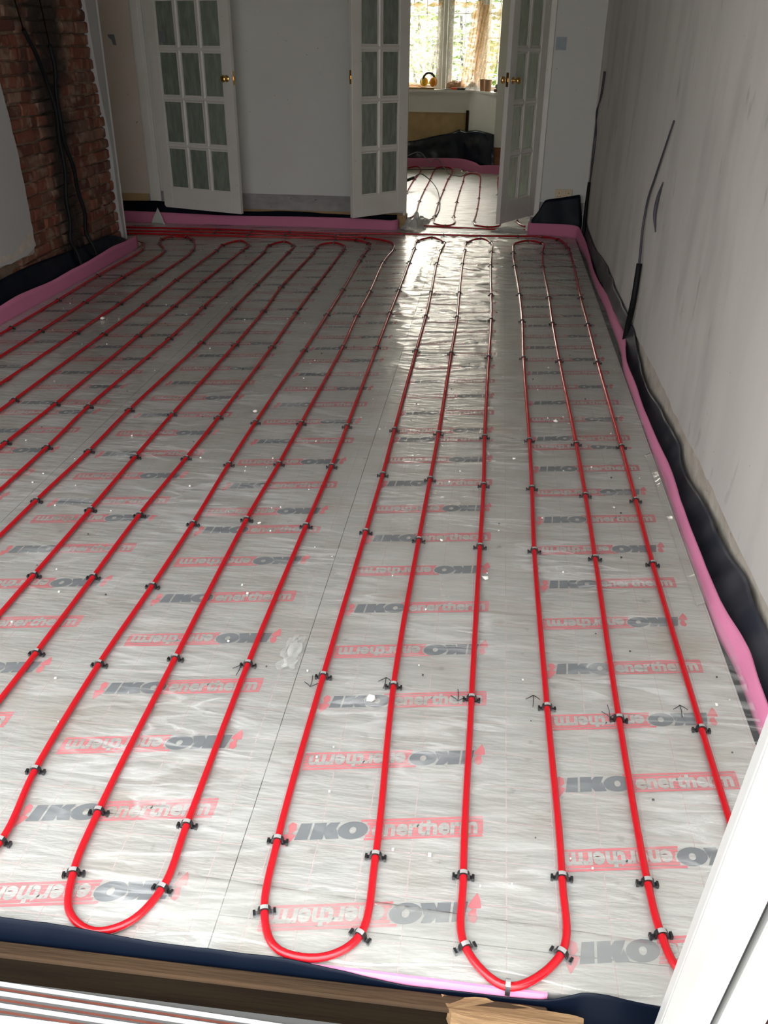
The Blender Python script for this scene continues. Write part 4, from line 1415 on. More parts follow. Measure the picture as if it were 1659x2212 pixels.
# ------------------------------------------------------------------ glazed doors
def glazed_door(name, hinge, free, z0, ncols, stile, pane_w, mun, label, knobs=(), plate=True, height=2.12):
    """hinge, free: plan points of the room-side face; built along local +x from the hinge, room side at local -y"""
    h, f = Vector(hinge), Vector(free)
    d = f - h
    Wd = d.length
    root = empty(name, (h.x, h.y, z0), math.atan2(d.y, d.x))
    root['kind'] = 'structure'
    root['label'] = label
    T = 0.038
    nrows, rail = 5, 0.175
    mh = 0.040
    ph = (height - rail - 0.10 - (nrows - 1) * mh) / nrows
    bm = bmesh.new()
    box(bm, 0, stile, 0, T, 0, height)
    box(bm, Wd - stile, Wd, 0, T, 0, height)
    box(bm, stile, Wd - stile, 0, T, 0, rail)
    box(bm, stile, Wd - stile, 0, T, height - 0.10, height)
    bevel(bm, 0.002, 1)
    fr = obj('frame', bm, M_white_gloss, root)
    bm = bmesh.new()
    inner = Wd - 2 * stile
    pw = (inner - (ncols - 1) * mun) / ncols
    # glazing bars with a chamfer down to the glass
    def bar(x0, x1, z0_, z1_, vertical):
        c = 0.013
        if vertical:
            prof = [(x0 - c * 0, T / 2 - 0.004), (x0 + c, 0.004), (x1 - c, 0.004), (x1, T / 2 - 0.004), (x1, T / 2 + 0.004), (x1 - c, T - 0.004), (x0 + c, T - 0.004), (x0, T / 2 + 0.004)]
            prism(bm, prof, 'z', z0_, z1_)
        else:
            prof = [(T / 2 - 0.004, z0_), (0.004, z0_ + c), (0.004, z1_ - c), (T / 2 - 0.004, z1_), (T / 2 + 0.004, z1_), (T - 0.004, z1_ - c), (T - 0.004, z0_ + c), (T / 2 + 0.004, z0_)]
            prism(bm, prof, 'x', x0, x1)
    for i in range(1, ncols):
        x = stile + i * pw + (i - 1) * mun
        bar(x, x + mun, rail, height - 0.10, True)
    for j in range(1, nrows):
        zz = rail + j * ph + (j - 1) * mh
        bar(stile, Wd - stile, zz, zz + mh, False)
    # beads round the openings
    for i in range(ncols):
        for j in range(nrows):
            x0 = stile + i * (pw + mun)
            zz = rail + j * (ph + mh)
            for a in ((x0 - .001, x0 + 0.008, zz, zz + ph), (x0 + pw - 0.008, x0 + pw + .001, zz, zz + ph), (x0, x0 + pw, zz - .001, zz + 0.008), (x0, x0 + pw, zz + ph - 0.008, zz + ph + .001)):
                box(bm, a[0], a[1], 0.010, T - 0.010, a[2], a[3])
    obj('glazing_bar', bm, M_white_gloss, root)
    for i in range(ncols):
        for j in range(nrows):
            x0 = stile + i * (pw + mun)
            zz = rail + j * (ph + mh)
            bm = bmesh.new()
            box(bm, x0 + 0.002, x0 + pw - 0.002, T / 2 - 0.002, T / 2 + 0.002, zz + 0.002, zz + ph - 0.002)
            obj('pane', bm, M_glass, root)
    if plate:
        bm = bmesh.new()
        box(bm, Wd, Wd + 0.002, 0.008, T - 0.008, 1.03, 1.13)
        box(bm, Wd, Wd + 0.008, 0.013, T - 0.013, 1.065, 1.09)
        obj('latch_plate', bm, M_brass, root)
    for s in knobs:
        kn = None
        bm = bmesh.new()
        y = 0.0 if s < 0 else T
        Mx = Matrix.Translation((Wd - 0.055, y, 1.075)) @ Matrix.Rotation(PI / 2 if s < 0 else -PI / 2, 4, 'X')
        lathe(bm, [(0.0001, 0.0), (0.026, 0.0), (0.026, 0.003), (0.022, 0.006), (0.011, 0.008), (0.009, 0.022), (0.012, 0.030), (0.021, 0.036), (0.027, 0.046), (0.0265, 0.056), (0.019, 0.064), (0.0001, 0.067)], 24, Mx)
        obj('door_knob', bm, M_brass, root)
    return root


glazed_door('door_1', (-2.995, 8.105), (-2.207, 7.850), 0.130, 3, 0.098, 0.18, 0.036, 'left white glazed door, three panes wide, standing open by the chimney breast', knobs=(-1, 1))
d2 = glazed_door('door_2', (-0.795, 8.125), (-1.208, 7.705), 0.157, 2, 0.098, 0.17, 0.040, 'middle white glazed door folded back left of the far opening', knobs=())
# the middle door shows its other face to the room: shift it by its thickness
d3 = glazed_door('door_3', (0.322, 8.13), (0.030, 7.630), 0.157, 2, 0.098, 0.17, 0.040, 'right white glazed door standing half open in the far opening', knobs=(-1, 1))
# small dark square of tape on the left door's glass
bm = bmesh.new()
box(bm, 0.115, 0.180, 0.0145, 0.0165, 1.335, 1.415)
o = obj('tape_square', bm, M_duct, bpy.data.objects['door_1'])

# ------------------------------------------------------------------ wall fittings and patches
t = empty('double_socket', (0.604, YB, 0.328))
tag(t, 'yellowed ivory double socket on the back wall above the dark membrane flap', 'socket')
bm = bmesh.new()
box(bm, -0.074, 0.074, -0.012, 0.0, -0.044, 0.044)
bevel(bm, 0.004, 2)
obj('face_plate', bm, M_ivory, t)
for s in (-1, 1):
    bm = bmesh.new()
    box(bm, s * 0.04 - 0.003, s * 0.04 + 0.003, -0.0128, -0.0115, 0.008, 0.018)
    for q in (-1, 1): box(bm, s * 0.04 + q * 0.011 - 0.004, s * 0.04 + q * 0.011 + 0.004, -0.0128, -0.0115, -0.018, -0.013)
    obj('pin_holes', bm, M_clip, t)
    bm = bmesh.new()
    box(bm, s * 0.013 - 0.006, s * 0.013 + 0.006, -0.016, -0.0118, 0.010, 0.030)
    bevel(bm, 0.0015, 1)
    obj('rocker_switch', bm, M_ivory, t)
bm = bmesh.new()
box(bm, 0.420, 0.505, YB - 0.004, YB, 1.440, 1.534)
o = obj('wall_patch', bm, M_patch)
tag(o, 'small blue-grey square patch on the back wall right of the far doorway', 'wall patch')
bm = bmesh.new()
prism(bm, [(-3.359, 1.519), (-3.300, 1.519), (-3.289, 1.437), (-3.318, 1.440), (-3.328, 1.475), (-3.355, 1.500)], 'y', YB - 0.002, YB)
o = obj('wall_patch', bm, M_duct)
tag(o, 'dark grey torn tape scrap on the cream wall by the chimney breast', 'wall patch')
bm = bmesh.new()
d = (B3 - B2).normalized()
Mx = Matrix.Translation((B3.x - d.x * 0.10, B3.y - d.y * 0.10, 0.80)) @ Matrix.Rotation(math.atan2(d.y, d.x), 4, 'Z')
box(bm, -0.03, 0.03, -0.003, 0.0, -0.05, 0.05, M=Mx)
o = obj('wall_patch', bm, M_patch)
tag(o, 'blue-grey tape patch on the white wall below the bay window sill', 'wall patch')


# ------------------------------------------------------------------ conduits and cables
def cable(name, parts, label, cat, group=None):
    t = empty(name, parts[0][1][-1])
    inv = Vector(parts[0][1][-1])
    tag(t, label, cat, group)
    for pn, pts, r, m in parts:
        bm = bmesh.new()
        c = catmull([Vector(p) - inv for p in pts], 0.02)
        if isinstance(r, tuple):
            rr = [r[0] + (r[1] - r[0]) * i / (len(c) - 1) for i in range(len(c))]
        else:
            rr = r
        tube(bm, c, rr, 10)
        obj(pn, bm, m, t)
    return t


XC1 = XL + 0.012
C1 = [(5.832, 1.538), (5.929, 1.395), (6.032, 1.247), (6.076, 1.079), (6.089, 0.893), (6.076, 0.689), (6.053, 0.511), (6.034, 0.36), (6.02, 0.24)]
C2 = [(6.12, 1.459), (6.129, 1.325), (6.112, 1.175), (6.095, 1.008), (6.126, 0.861), (6.178, 0.707), (6.217, 0.549), (6.25, 0.386), (6.25, 0.24)]
cable('cable_conduit', [('conduit', [(XC1 + 0.012 * (i % 2), y, z) for i, (y, z) in enumerate(C1)] + [(-2.885, 5.99, 0.15), (-2.862, 5.98, 0.04)], 0.0135, M_conduit),
                        ('wire', [(XC1, 5.70, 1.90), (XC1, 5.79, 1.67), (XC1, 5.832, 1.535)], 0.004, M_wood_dark)],
      'black flexible conduit down the sooty bricks, the one starting higher and to the left', 'conduit', 'black conduits on the brick chimney breast')
cable('cable_conduit', [('conduit', [(XC1 + 0.016 + 0.010 * (i % 2), y, z) for i, (y, z) in enumerate(C2)] + [(-2.880, 6.25, 0.15), (-2.858, 6.25, 0.04)], 0.0135, M_conduit),
                        ('wire', [(XC1 + 0.01, 6.03, 1.95), (XC1 + 0.01, 6.09, 1.70), (XC1 + 0.016, 6.12, 1.456)], 0.004, M_wood_dark)],
      'black flexible conduit down the sooty bricks, the one ending nearer the corner', 'conduit', 'black conduits on the brick chimney breast')
xw = lambda y, o: wx(y) - o
cable('cable_conduit', [('conduit', [(xw(7.85, .022), 7.845, 0.475), (xw(7.85, .024), 7.845, 0.231), (xw(7.8, .026), 7.80, 0.10), (0.772, 7.80, -0.02)], (0.013, 0.020), M_conduit),
                        ('cable', [(xw(7.8, .008), 7.82, 1.30), (xw(7.8, .010), 7.84, 1.15), (xw(7.8, .010), 7.98, 1.0), (xw(7.8, .012), 7.95, 0.832), (xw(7.8, .014), 7.93, 0.693), (xw(7.8, .018), 7.847, 0.47)], 0.0055, M_cable),
                        ('cable', [(xw(7.8, .008), 7.73, 1.30), (xw(7.8, .010), 7.78, 1.136), (xw(7.8, .018), 7.96, 1.0), (xw(7.8, .018), 7.78, 0.85), (xw(7.8, .018), 7.772, 0.676), (xw(7.8, .018), 7.847, 0.47)], 0.0055, M_cable)],
      'pair of dark cables running into black conduit in the far right corner', 'cable', 'cables on the right wall')
cable('cable_conduit', [('conduit', [(xw(4.97, .020), 4.969, 0.445), (xw(4.95, .026), 4.948, 0.246), (xw(4.97, .030), 4.985, 0.09), (0.800, 5.0, -0.05)], (0.0155, 0.019), M_conduit),
                        ('cable', [(xw(4.7, .005), 4.685, 1.18), (xw(4.7, .010), 4.70, 1.14), (xw(4.76, .012), 4.765, 1.06), (xw(4.9, .012), 4.93, 0.888), (xw(5, .014), 5.03, 0.766), (xw(5, .016), 5.05, 0.618), (xw(5, .018), 5.0, 0.50), (xw(5, .020), 4.968, 0.43)], (0.0045, 0.0075), M_cable)],
      'dark cable coming out of the right wall down into black conduit halfway along', 'cable', 'cables on the right wall')
t = empty('cable_loop', (xw(4.75, .006), 4.75, 0.66))
tag(t, 'short dark cable bulging out of the right wall beside the longer cable', 'cable', 'cables on the right wall')
bm = bmesh.new()
c = catmull([Vector((xw(4.75, .003), 4.738, 0.895)) - t.location, Vector((xw(4.75, .012), 4.765, 0.82)) - t.location, Vector((xw(4.75, .014), 4.772, 0.735)) - t.location, Vector((xw(4.75, .003), 4.742, 0.655)) - t.location], 0.01)
tube(bm, c, [0.003 + 0.006 * math.sin(PI * i / (len(c) - 1)) for i in range(len(c))], 10)
obj('cable', bm, M_cable, t)
# far room cable
cable('cable_conduit', [('cable', [(-0.925, 10.5, 0.12), (-0.85, 10.7, 0.14), (-0.75, 10.6, 0.10), (-0.635, 10.2, 0.06), (-0.56, 9.6, 0.03), (-0.53, 9.059, 0.012), (-0.558, 8.65, 0.012), (-0.64, 8.42, 0.012), (-0.70, 8.36, 0.012)], 0.0055, M_conduit),
                        ('sleeve', [(-1.25, 9.9, 0.02), (-1.12, 10.1, 0.06), (-1.02, 10.3, 0.10), (-0.92, 10.51, 0.122)], 0.018, M_conduit)],
      'black cable arching out of a thick sleeve on the far room floor', 'cable')
cable('loose_cable', [('cable', [(-1.4, 12.2, 0.02), (-1.15, 12.25, 0.16), (-1.0, 12.3, 0.20), (-0.86, 12.3, 0.08), (-0.78, 12.28, 0.13), (-0.70, 12.25, 0.06), (-0.62, 12.0, 0.02), (-0.55, 11.7, 0.015), (-0.42, 11.55, 0.015), (-0.36, 11.9, 0.02)], 0.006, mat('pale_grey_cable', (0.22, 0.22, 0.22), 0.5))],
      'thin grey cable lying loose by the pink strip under the bay window', 'cable')
cable('loose_cable', [('cable', [(-1.5, 11.9, 0.012), (-1.15, 12.0, 0.02), (-0.95, 11.95, 0.03), (-0.80, 12.1, 0.02), (-0.70, 12.2, 0.02), (-0.62, 12.2, 0.012)], 0.006, M_cable)],
      'dark cable lying across the pipe bends at the far left of the far room', 'cable')


# ------------------------------------------------------------------ loose plastic scraps
def crumple(name, loc, sx, sy, h, label, m=M_film_loose, n=22, seed=0.0):
    n = 22
    bm = bmesh.new()
    g = []
    for j in range(n + 1):
        row = []
        for i in range(n + 1):
            u, v = i / n - 0.5, j / n - 0.5
            hh = h * max(0, 1 - 3.6 * (u * u + v * v)) * (0.62 + 0.9 * noise.noise(Vector((u * 4 + seed, v * 4, seed))) + 0.35 * abs(noise.noise(Vector((u * 9 + seed, v * 9, seed)))))
            hh = max(hh, 0)
            row.append(bm.verts.new((u * sx + 0.02 * noise.noise(Vector((u * 5, v * 5, seed + 3))), v * sy + 0.02 * noise.noise(Vector((u * 5 + 9, v * 5, seed))), 0.008 + hh)))
        g.append(row)
    for j in range(n):
        for i in range(n):
            bm.faces.new((g[j][i], g[j][i + 1], g[j + 1][i + 1], g[j + 1][i]))
    bmesh.ops.solidify(bm, geom=list(bm.faces), thickness=0.0006)
    o = obj(name, bm, m)
    o.location = loc
    tag(o, label, 'plastic scrap')
    return o


M_crump = film_mat('crumpled_polythene', 0.72, 1.5, 0.15)
crumple('polythene_scrap', (-0.70, 8.14, 0), 0.22, 0.20, 0.13, 'crumpled clear polythene heaped at the left of the far doorway', M_crump, 12, 4.0)
crumple('polythene_scrap', (-0.655, 8.45, 0), 0.14, 0.35, 0.05, 'small translucent plastic scrap behind the crumpled heap in the doorway', M_crump, 10, 8.0)
crumple('polythene_scrap', (0.16, 8.12, 0), 0.34, 0.10, 0.035, 'crinkled clear polythene lying low at the right of the far doorway', M_crump, 14, 2.0)
crumple('polythene_scrap', (-0.475, 1.91, 0), 0.045, 0.14, 0.016, 'torn crinkled bit of clear film on the silver floor between two runs', film_mat('torn_film', 0.22, 1.5, 0.1), 10, 6.0)
crumple('polythene_scrap', (-2.90, 7.00, 0), 0.13, 0.34, 0.03, 'crinkled clear film at the corner of the chimney breast', M_crump, 12, 9.0)
bm = bmesh.new()
A = [Vector(p) for p in ((-3.10, 7.99, 0.0), (-3.04, 7.985, 0.0), (-2.955, 7.96, 0.0))]
B = [Vector(p) for p in ((-3.045, 8.01, 0.10), (-3.03, 8.0, 0.150), (-2.99, 7.985, 0.07))]
A, B = even((A, B), 6)
loft(bm, A, B, 8, 0.0008, 0.008, 0.004, 20, 1.0)
o = obj('polythene_flap', bm, M_crump)
tag(o, 'pointed clear plastic flap standing against the pink strip below the left door', 'plastic scrap')
bm = bmesh.new()
ribbon(bm, [[(0.690, 2.30 + 0.1 * i, 0.006) for i in range(12)], [(0.715 + 0.004 * math.sin(i), 2.30 + 0.1 * i, 0.020 + 0.008 * math.sin(i * 1.7)) for i in range(12)], [(0.728, 2.30 + 0.1 * i, 0.012) for i in range(12)]], 80, 0.0006, 0.003, 9, 5)
o = obj('polythene_strip', bm, M_film_loose)
tag(o, 'shiny folded edge of clear polythene turned up beside the pink strip on the right', 'plastic strip')


# plaster chips
def chip(x, y, s, label):
    bm = bmesh.new()
    bmesh.ops.create_icosphere(bm, subdivisions=1, radius=s)
    for v in bm.verts:
        v.co *= random.uniform(0.7, 1.2)
        v.co.z *= 0.55
    o = obj('plaster_chip', bm, M_chip)
    o.location = (x, y, 0.0045 + s * 0.4)
    o.rotation_euler = (0, 0, random.uniform(0, 6))
    tag(o, label, 'plaster chip', 'plaster chips dropped on the floor')


for x, y, s, l in ((0.052, 2.367, 0.0105, 'almond-shaped plaster chip beside the fourth pipe run from the right wall'), (-1.016, 3.633, 0.012, 'round cream plaster chip left of the ninth pipe run, mid floor'),
                   (-2.294, 4.956, 0.017, 'small pointed white plaster chip far left near the sixteenth pipe run'), (0.342, 3.711, 0.012, 'white plaster chip left of the second pipe run from the right wall'),
                   (0.152, 3.288, 0.008, 'small white plaster chip between the third and fourth pipe runs, mid floor'), (-0.1, 2.588, 0.007, 'tiny white plaster chip between the fourth and fifth pipe runs'),
                   (-0.745, 2.62, 0.008, 'small white plaster chip left of the eighth pipe run'), (-0.232, 1.745, 0.014, 'pale plaster lump under the printed word, left of the fifth pipe run')):
    chip(x, y, s, l)
bm = bmesh.new()
for _ in range(260):
    x, y = random.uniform(-2.7, 0.70), 1.2 + 6.2 * random.random() ** 1.2
    if abs((x - 0.02 + 0.1) % 0.196 - 0.1) < 0.03: x += 0.06
    s = random.uniform(0.0012, 0.0034)
    box(bm, x - s, x + s, y - s * random.uniform(.6, 1.4), y + s, 0.004, 0.0055 + s * 0.7, random.choice((0, 0, 0, 1)), None)
o = obj('debris', bm, [M_chip, M_slab])
tag(o, 'white and dark crumbs of plaster scattered over the silver floor', 'debris', kind='stuff')

# ------------------------------------------------------------------ threshold: timbers, sill, leaning frame
bm = bmesh.new()
box(bm, -2.93, 0.205, 0.963, 0.985, -0.165, -0.0225)
bevel(bm, 0.004, 2)
for v in bm.verts: v.co.y += 0.003 * noise.noise(v.co * 9)
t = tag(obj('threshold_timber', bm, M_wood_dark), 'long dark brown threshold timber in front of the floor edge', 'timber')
bm = bmesh.new()
box(bm, -2.93, 0.19, 0.957, 0.986, -0.022, -0.010)
bevel(bm, 0.003, 1)
o = obj('timber_capping', bm, M_wood_mid)
tag(o, 'lighter brown timber strip lying on top of the dark threshold timber', 'timber')
bm = bmesh.new()
prism(bm, [(0.02, 0.950), (0.07, 0.945), (0.15, 0.948), (0.225, 0.944), (0.250, 0.950), (0.252, 0.968), (0.235, 0.972), (0.20, 0.976), (0.16, 0.980), (0.08, 0.984), (0.0, 0.985)], 'z', -0.045, -0.009)
bmesh.ops.subdivide_edges(bm, edges=list(bm.edges), cuts=3)
for v in bm.verts:
    v.co += Vector((0.5, 1, 1)) * (0.005 * noise.noise(v.co * 30))
o = obj('broken_timber', bm, mat('splintered_timber', (0.26, 0.16, 0.08), 0.85, spec=0.2, col2=(0.12, 0.07, 0.033), noise_amt=0.2, noise_scale=8, stretch=(0.5, 5, 5), bump=0.5, bump_scale=25))
tag(o, 'splintered pale timber end at the right end of the threshold', 'timber')
# plastic door sill with ridges
t = empty('door_sill', (-0.85, 0.961, -0.30), math.radians(-1.3))
tag(t, 'white plastic door sill with raised ridges and dirt in the tracks', 'door sill')
M_sill = mat('dirty_white_sill', (0.86, 0.88, 0.93), 0.5, col2=(0.90, 0.91, 0.94), noise_amt=0.2, noise_scale=4)
stain(M_sill, (0.30, 0.25, 0.22), 14.0, 0.64, 0.74, (0.35, 2.5, 1), 0.55, 3.0)
bm = bmesh.new()
box(bm, -2.05, 1.08, -0.42, 0.0, 0.0, 0.197)
obj('sill_body', bm, M_sill, t)
for y in (-0.004, -0.022, -0.044, -0.066, -0.09, -0.115, -0.14, -0.17, -0.2):
    bm = bmesh.new()
    box(bm, -2.05, 1.08, y - 0.0040, y + 0.0040, 0.197, 0.2015)
    bevel(bm, 0.0012, 1)
    obj('sill_ridge', bm, M_upvc, t)
for y in (-0.0135, -0.0335, -0.055):
    bm = bmesh.new()
    box(bm, -2.05, 1.08, y - 0.002, y + 0.002, 0.1965, 0.1985)
    obj('sill_seal', bm, M_mahog, t)
# white plastic frame leaning in the doorway
DL = Vector((0.068, 0.329, -1.51)).normalized()
zax = -DL
xax = Vector((1, 0, 0)) - zax * zax.x
xax.normalize()
yax = zax.cross(xax)
base = Vector((0.3405, 0.918, -0.118))
MF = Matrix(((xax.x, yax.x, zax.x, base.x), (xax.y, yax.y, zax.y, base.y), (xax.z, yax.z, zax.z, base.z), (0, 0, 0, 1)))
t = bpy.data.objects.new('door_frame_profile', None)
COL.objects.link(t)
t.matrix_world = MF
tag(t, 'white plastic door frame leaning at the right of the near doorway, black gasket', 'door frame')
LEN = 2.0
def prof(name, pts, m):
    bm = bmesh.new()
    prism(bm, pts, 'z', 0, LEN)
    bmesh.ops.bevel(bm, geom=[e for e in bm.edges if abs((e.verts[0].co - e.verts[1].co).z) > 1], offset=0.0025, segments=2, affect='EDGES')
    return obj(name, bm, m, t)
prof('frame_outer', [(0.0, -0.020), (0.010, -0.052), (0.046, -0.056), (0.046, 0.0), (0.0, 0.0)], M_upvc)
prof('gasket', [(0.046, -0.046), (0.0545, -0.046), (0.0545, 0.0), (0.046, 0.0)], M_gasket)
prof('frame_inner', [(0.0545, -0.058), (0.078, -0.058), (0.078, 0.0), (0.0545, 0.0)], M_upvc)
prof('frame_return', [(0.078, -0.052), (0.126, -0.040), (0.126, 0.0), (0.078, 0.0)], mat('skylit_white_plastic', (0.72, 0.76, 0.86), 0.35))  # the sky's blue light on the white return is painted into its colour
bm = bmesh.new()
box(bm, 0.128, 0.30, -0.045, 0.0, 0.0, LEN)
bevel(bm, 0.004, 1)
o = obj('wooden_board', bm, M_mahog)
o.matrix_world = MF
tag(o, 'dark red-brown stained board behind the white plastic frame in the bottom right corner', 'board')

# ------------------------------------------------------------------ things on the bay window board
SZ = SILL
t = empty('ear_defenders', (-0.935, 12.64, SZ + 0.022))
t.scale = (1.4, 1.4, 1.35)
tag(t, 'orange and black ear defenders on the window board left of the mullion', 'ear defenders')
M_or = mat('orange_plastic', (0.85, 0.30, 0.02), 0.4)
M_yel = mat('yellow_plastic', (0.85, 0.55, 0.04), 0.4)
for s, m, rot in ((-1, M_yel, 0.5), (1, M_or, -0.25)):
    bm = bmesh.new()
    Mx = Matrix.Translation((s * 0.042, -0.02 * s, 0.048)) @ Matrix.Rotation(PI / 2, 4, 'X') @ Matrix.Rotation(rot, 4, 'Y') @ Matrix.Diagonal((0.9, 1.15, 1, 1))
    lathe(bm, [(0.0001, -0.02), (0.030, -0.02), (0.036, -0.008), (0.036, 0.010), (0.028, 0.022), (0.012, 0.028), (0.0001, 0.029)], 18, Mx)
    obj('ear_cup', bm, m, t)
    bm = bmesh.new()
    lathe(bm, [(0.018, -0.034), (0.033, -0.034), (0.035, -0.026), (0.033, -0.019), (0.018, -0.019)], 18, Mx)
    obj('ear_cushion', bm, M_clip, t)
bm = bmesh.new()
pts = [Vector((0.055 * math.cos(a), 0.004, 0.060 + 0.066 * math.sin(a))) for a in [PI * (0.02 + 0.96 * k / 14) for k in range(15)]]
tube(bm, pts, 0.0105, 8)
obj('headband', bm, M_clip, t)
bm = bmesh.new()
box(bm, -1.40, -0.86, 12.60, 12.67, SZ, SZ + 0.022)
bevel(bm, 0.002, 1)
o = obj('wooden_batten', bm, M_wood)
tag(o, 'pale wooden batten on the window board under the ear defenders', 'batten')
M_cup = mat('brown_card', (0.36, 0.20, 0.105), 0.7)
for x, y, l in ((-0.225, 12.46, 'brown paper cup on the window board, the rear of the two'), (-0.160, 12.34, 'brown paper cup on the window board, the front of the two')):
    t = empty('paper_cup', (x, y, SZ))
    t.scale = (1.2, 1.2, 1.25)
    tag(t, l, 'cup', 'brown paper cups on the window board')
    bm = bmesh.new()
    lathe(bm, [(0.0001, 0.0), (0.030, 0.0), (0.0395, 0.104), (0.038, 0.104), (0.029, 0.006), (0.0001, 0.006)], 24)
    obj('cup_body', bm, M_cup, t)
    bm = bmesh.new()
    tube(bm, [Vector((0.0395 * math.cos(a), 0.0395 * math.sin(a), 0.105)) for a in [2 * PI * k / 24 for k in range(25)]], 0.0022, 6)
    obj('cup_rim', bm, M_cup, t)
t = empty('utility_knife', (-0.56, 12.60, SZ + 0.001))
t.rotation_euler = (0, 0, -0.15)
tag(t, 'orange and black knife lying near the front edge of the window board', 'knife')
bm = bmesh.new()
box(bm, -0.085, -0.005, -0.016, 0.016, 0, 0.026)
bevel(bm, 0.006, 2)
obj('grip', bm, mat('red_orange_plastic', (0.85, 0.12, 0.03), 0.4), t)
bm = bmesh.new()
box(bm, -0.005, 0.105, -0.013, 0.013, 0, 0.024)
bevel(bm, 0.004, 2)
obj('body', bm, M_clip, t)
bm = bmesh.new()
prism(bm, [(-0.80, 12.68), (-0.72, 12.58), (-0.60, 12.60), (-0.66, 12.72)], 'z', SZ, SZ + 0.012)
for v in bm.verts: v.co.z += 0.02 * max(0, (v.co.x + 0.72))
o = obj('paper_sheets', bm, M_upvc)
tag(o, 'thin stack of white papers on the window board left of the knife', 'papers')
bm = bmesh.new()
bmesh.ops.create_icosphere(bm, subdivisions=4, radius=1)
for v in bm.verts:
    n_ = noise.noise(v.co * 2.3) * 0.30 + abs(noise.noise(v.co * 5)) * 0.22
    v.co *= 0.92 + n_
    v.co = Vector((v.co.x * 0.115, v.co.y * 0.06, max(v.co.z, -0.75) * 0.058 + 0.0435))
for f in bm.faces: f.smooth = False
o = obj('paper_bag', bm, mat('crumpled_brown_paper', (0.42, 0.22, 0.12), 0.7, col2=(0.60, 0.40, 0.27), noise_amt=0.12, noise_scale=20))
o.location = (-0.585, 12.70, SZ)
tag(o, 'crumpled brown paper bag on the window board behind the knife', 'paper bag')
o = crumple('plastic_bag', (-0.36, 12.60, SZ - 0.006), 0.22, 0.14, 0.10, 'crumpled clear plastic bag on the window board left of the cups', M_crump, 12, 7.0)
t = empty('tape_reel', (-0.03, 12.28, SZ))
tag(t, 'brown box with a dark reel on top at the right end of the window board', 'box')
bm = bmesh.new()
box(bm, -0.055, 0.055, -0.035, 0.035, 0, 0.035)
bevel(bm, 0.003, 1)
obj('card_box', bm, mat('dark_brown_card', (0.16, 0.07, 0.035), 0.6), t)
bm = bmesh.new()
lathe(bm, [(0.008, 0.0), (0.026, 0.0), (0.028, 0.006), (0.028, 0.024), (0.026, 0.030), (0.008, 0.030)], 16, Matrix.Translation((-0.015, 0, 0.063)) @ Matrix.Rotation(PI / 2, 4, 'X'))
obj('reel', bm, mat('dull_metal', (0.20, 0.20, 0.20), 0.4, 0.6), t)

# ------------------------------------------------------------------ curtains
def curtain(name, top, bot, folds, depth, m, label, n=90, rows=26, seed=0.0):
    """sheer cloth hung between a top edge and a bottom edge (each a list of plan+height points)"""
    T = resample([Vector(p) for p in top], n)
    Bt = resample([Vector(p) for p in bot], n)
    bm = bmesh.new()
    g = []
    for j in range(rows + 1):
        s = j / rows
        row = []
        for i in range(n):
            p = T[i].lerp(Bt[i], s)
            a = i / (n - 1) * folds * 2 * PI + 1.5 * noise.noise(Vector((s * 3, i * 0.1, seed)))
            p = p + Vector((0.3 * depth * noise.noise(Vector((s * 4, i * 0.08, seed + 4))), -depth * (0.5 + 0.5 * math.sin(a)), 0))
            row.append(bm.verts.new(p))
        g.append(row)
    for j in range(rows):
        for i in range(n - 1):
            bm.faces.new((g[j][i], g[j][i + 1], g[j + 1][i + 1], g[j + 1][i])).smooth = True
    o = obj(name, bm, m)
    tag(o, label, 'curtain', 'lace curtains in the bay window')
    return o


curtain('lace_curtain', [(-1.40, 12.72, 1.885), (-1.08, 12.72, 1.862), (-0.79, 12.72, 1.885)], [(-1.42, 12.72, 1.0), (-1.1, 12.72, 0.985), (-0.95, 12.72, 0.99), (-0.80, 12.74, 1.2)], 9, 0.03, M_lace,
        'sheer white lace curtain across the left pane of the bay window')
curtain('lace_curtain', [(-0.70, 12.725, 1.885), (-0.48, 12.725, 1.872), (-0.29, 12.725, 1.89)], [(-0.69, 12.74, 1.02), (-0.5, 12.74, 1.01), (-0.40, 12.73, 1.0)], 7, 0.02, lace_mat('thin_lace', (0.86, 0.86, 0.84), 0.22),
        'thin lace curtain across the middle pane of the bay window')
curtain('lace_curtain', [(-0.40, 12.70, 1.89), (-0.25, 12.68, 1.89), (-0.20, 12.64, 1.89)], [(-0.52, 12.66, 0.98), (-0.40, 12.60, 0.96), (-0.34, 12.56, 0.97)], 5, 0.03, M_lace_shade,
        'lace curtain swept down beside the right mullion, its backlit shade painted tan', seed=3.0)
curtain('lace_curtain', [(-0.20, 12.70, 1.90), (-0.02, 12.44, 1.90), (0.075, 12.28, 1.90)], [(-0.36, 12.62, 0.97), (-0.24, 12.55, 0.97), (-0.13, 12.50, 1.0)], 7, 0.03, lace_mat('warm_lace', (0.80, 0.62, 0.44), 0.50),
        'warm beige lace curtain hanging across the angled right pane', seed=6.0)
curtain('curtain_heading', [(-1.40, 12.70, 1.93), (-1.08, 12.70, 1.905), (-0.79, 12.70, 1.93)], [(-1.40, 12.70, 1.88), (-1.08, 12.70, 1.853), (-0.79, 12.70, 1.88)], 16, 0.015, M_lace_shade,
        'gathered heading of the curtain on the left pane, backlit shade painted tan', rows=5)
curtain('curtain_heading', [(-0.68, 12.70, 1.93), (-0.48, 12.70, 1.91), (-0.29, 12.70, 1.935)], [(-0.68, 12.70, 1.885), (-0.48, 12.70, 1.862), (-0.29, 12.70, 1.885)], 11, 0.015, M_lace_shade,
        'gathered heading of the curtain on the middle pane, backlit shade painted tan', rows=5)
bm = bmesh.new()
bmesh.ops.create_icosphere(bm, subdivisions=4, radius=1)
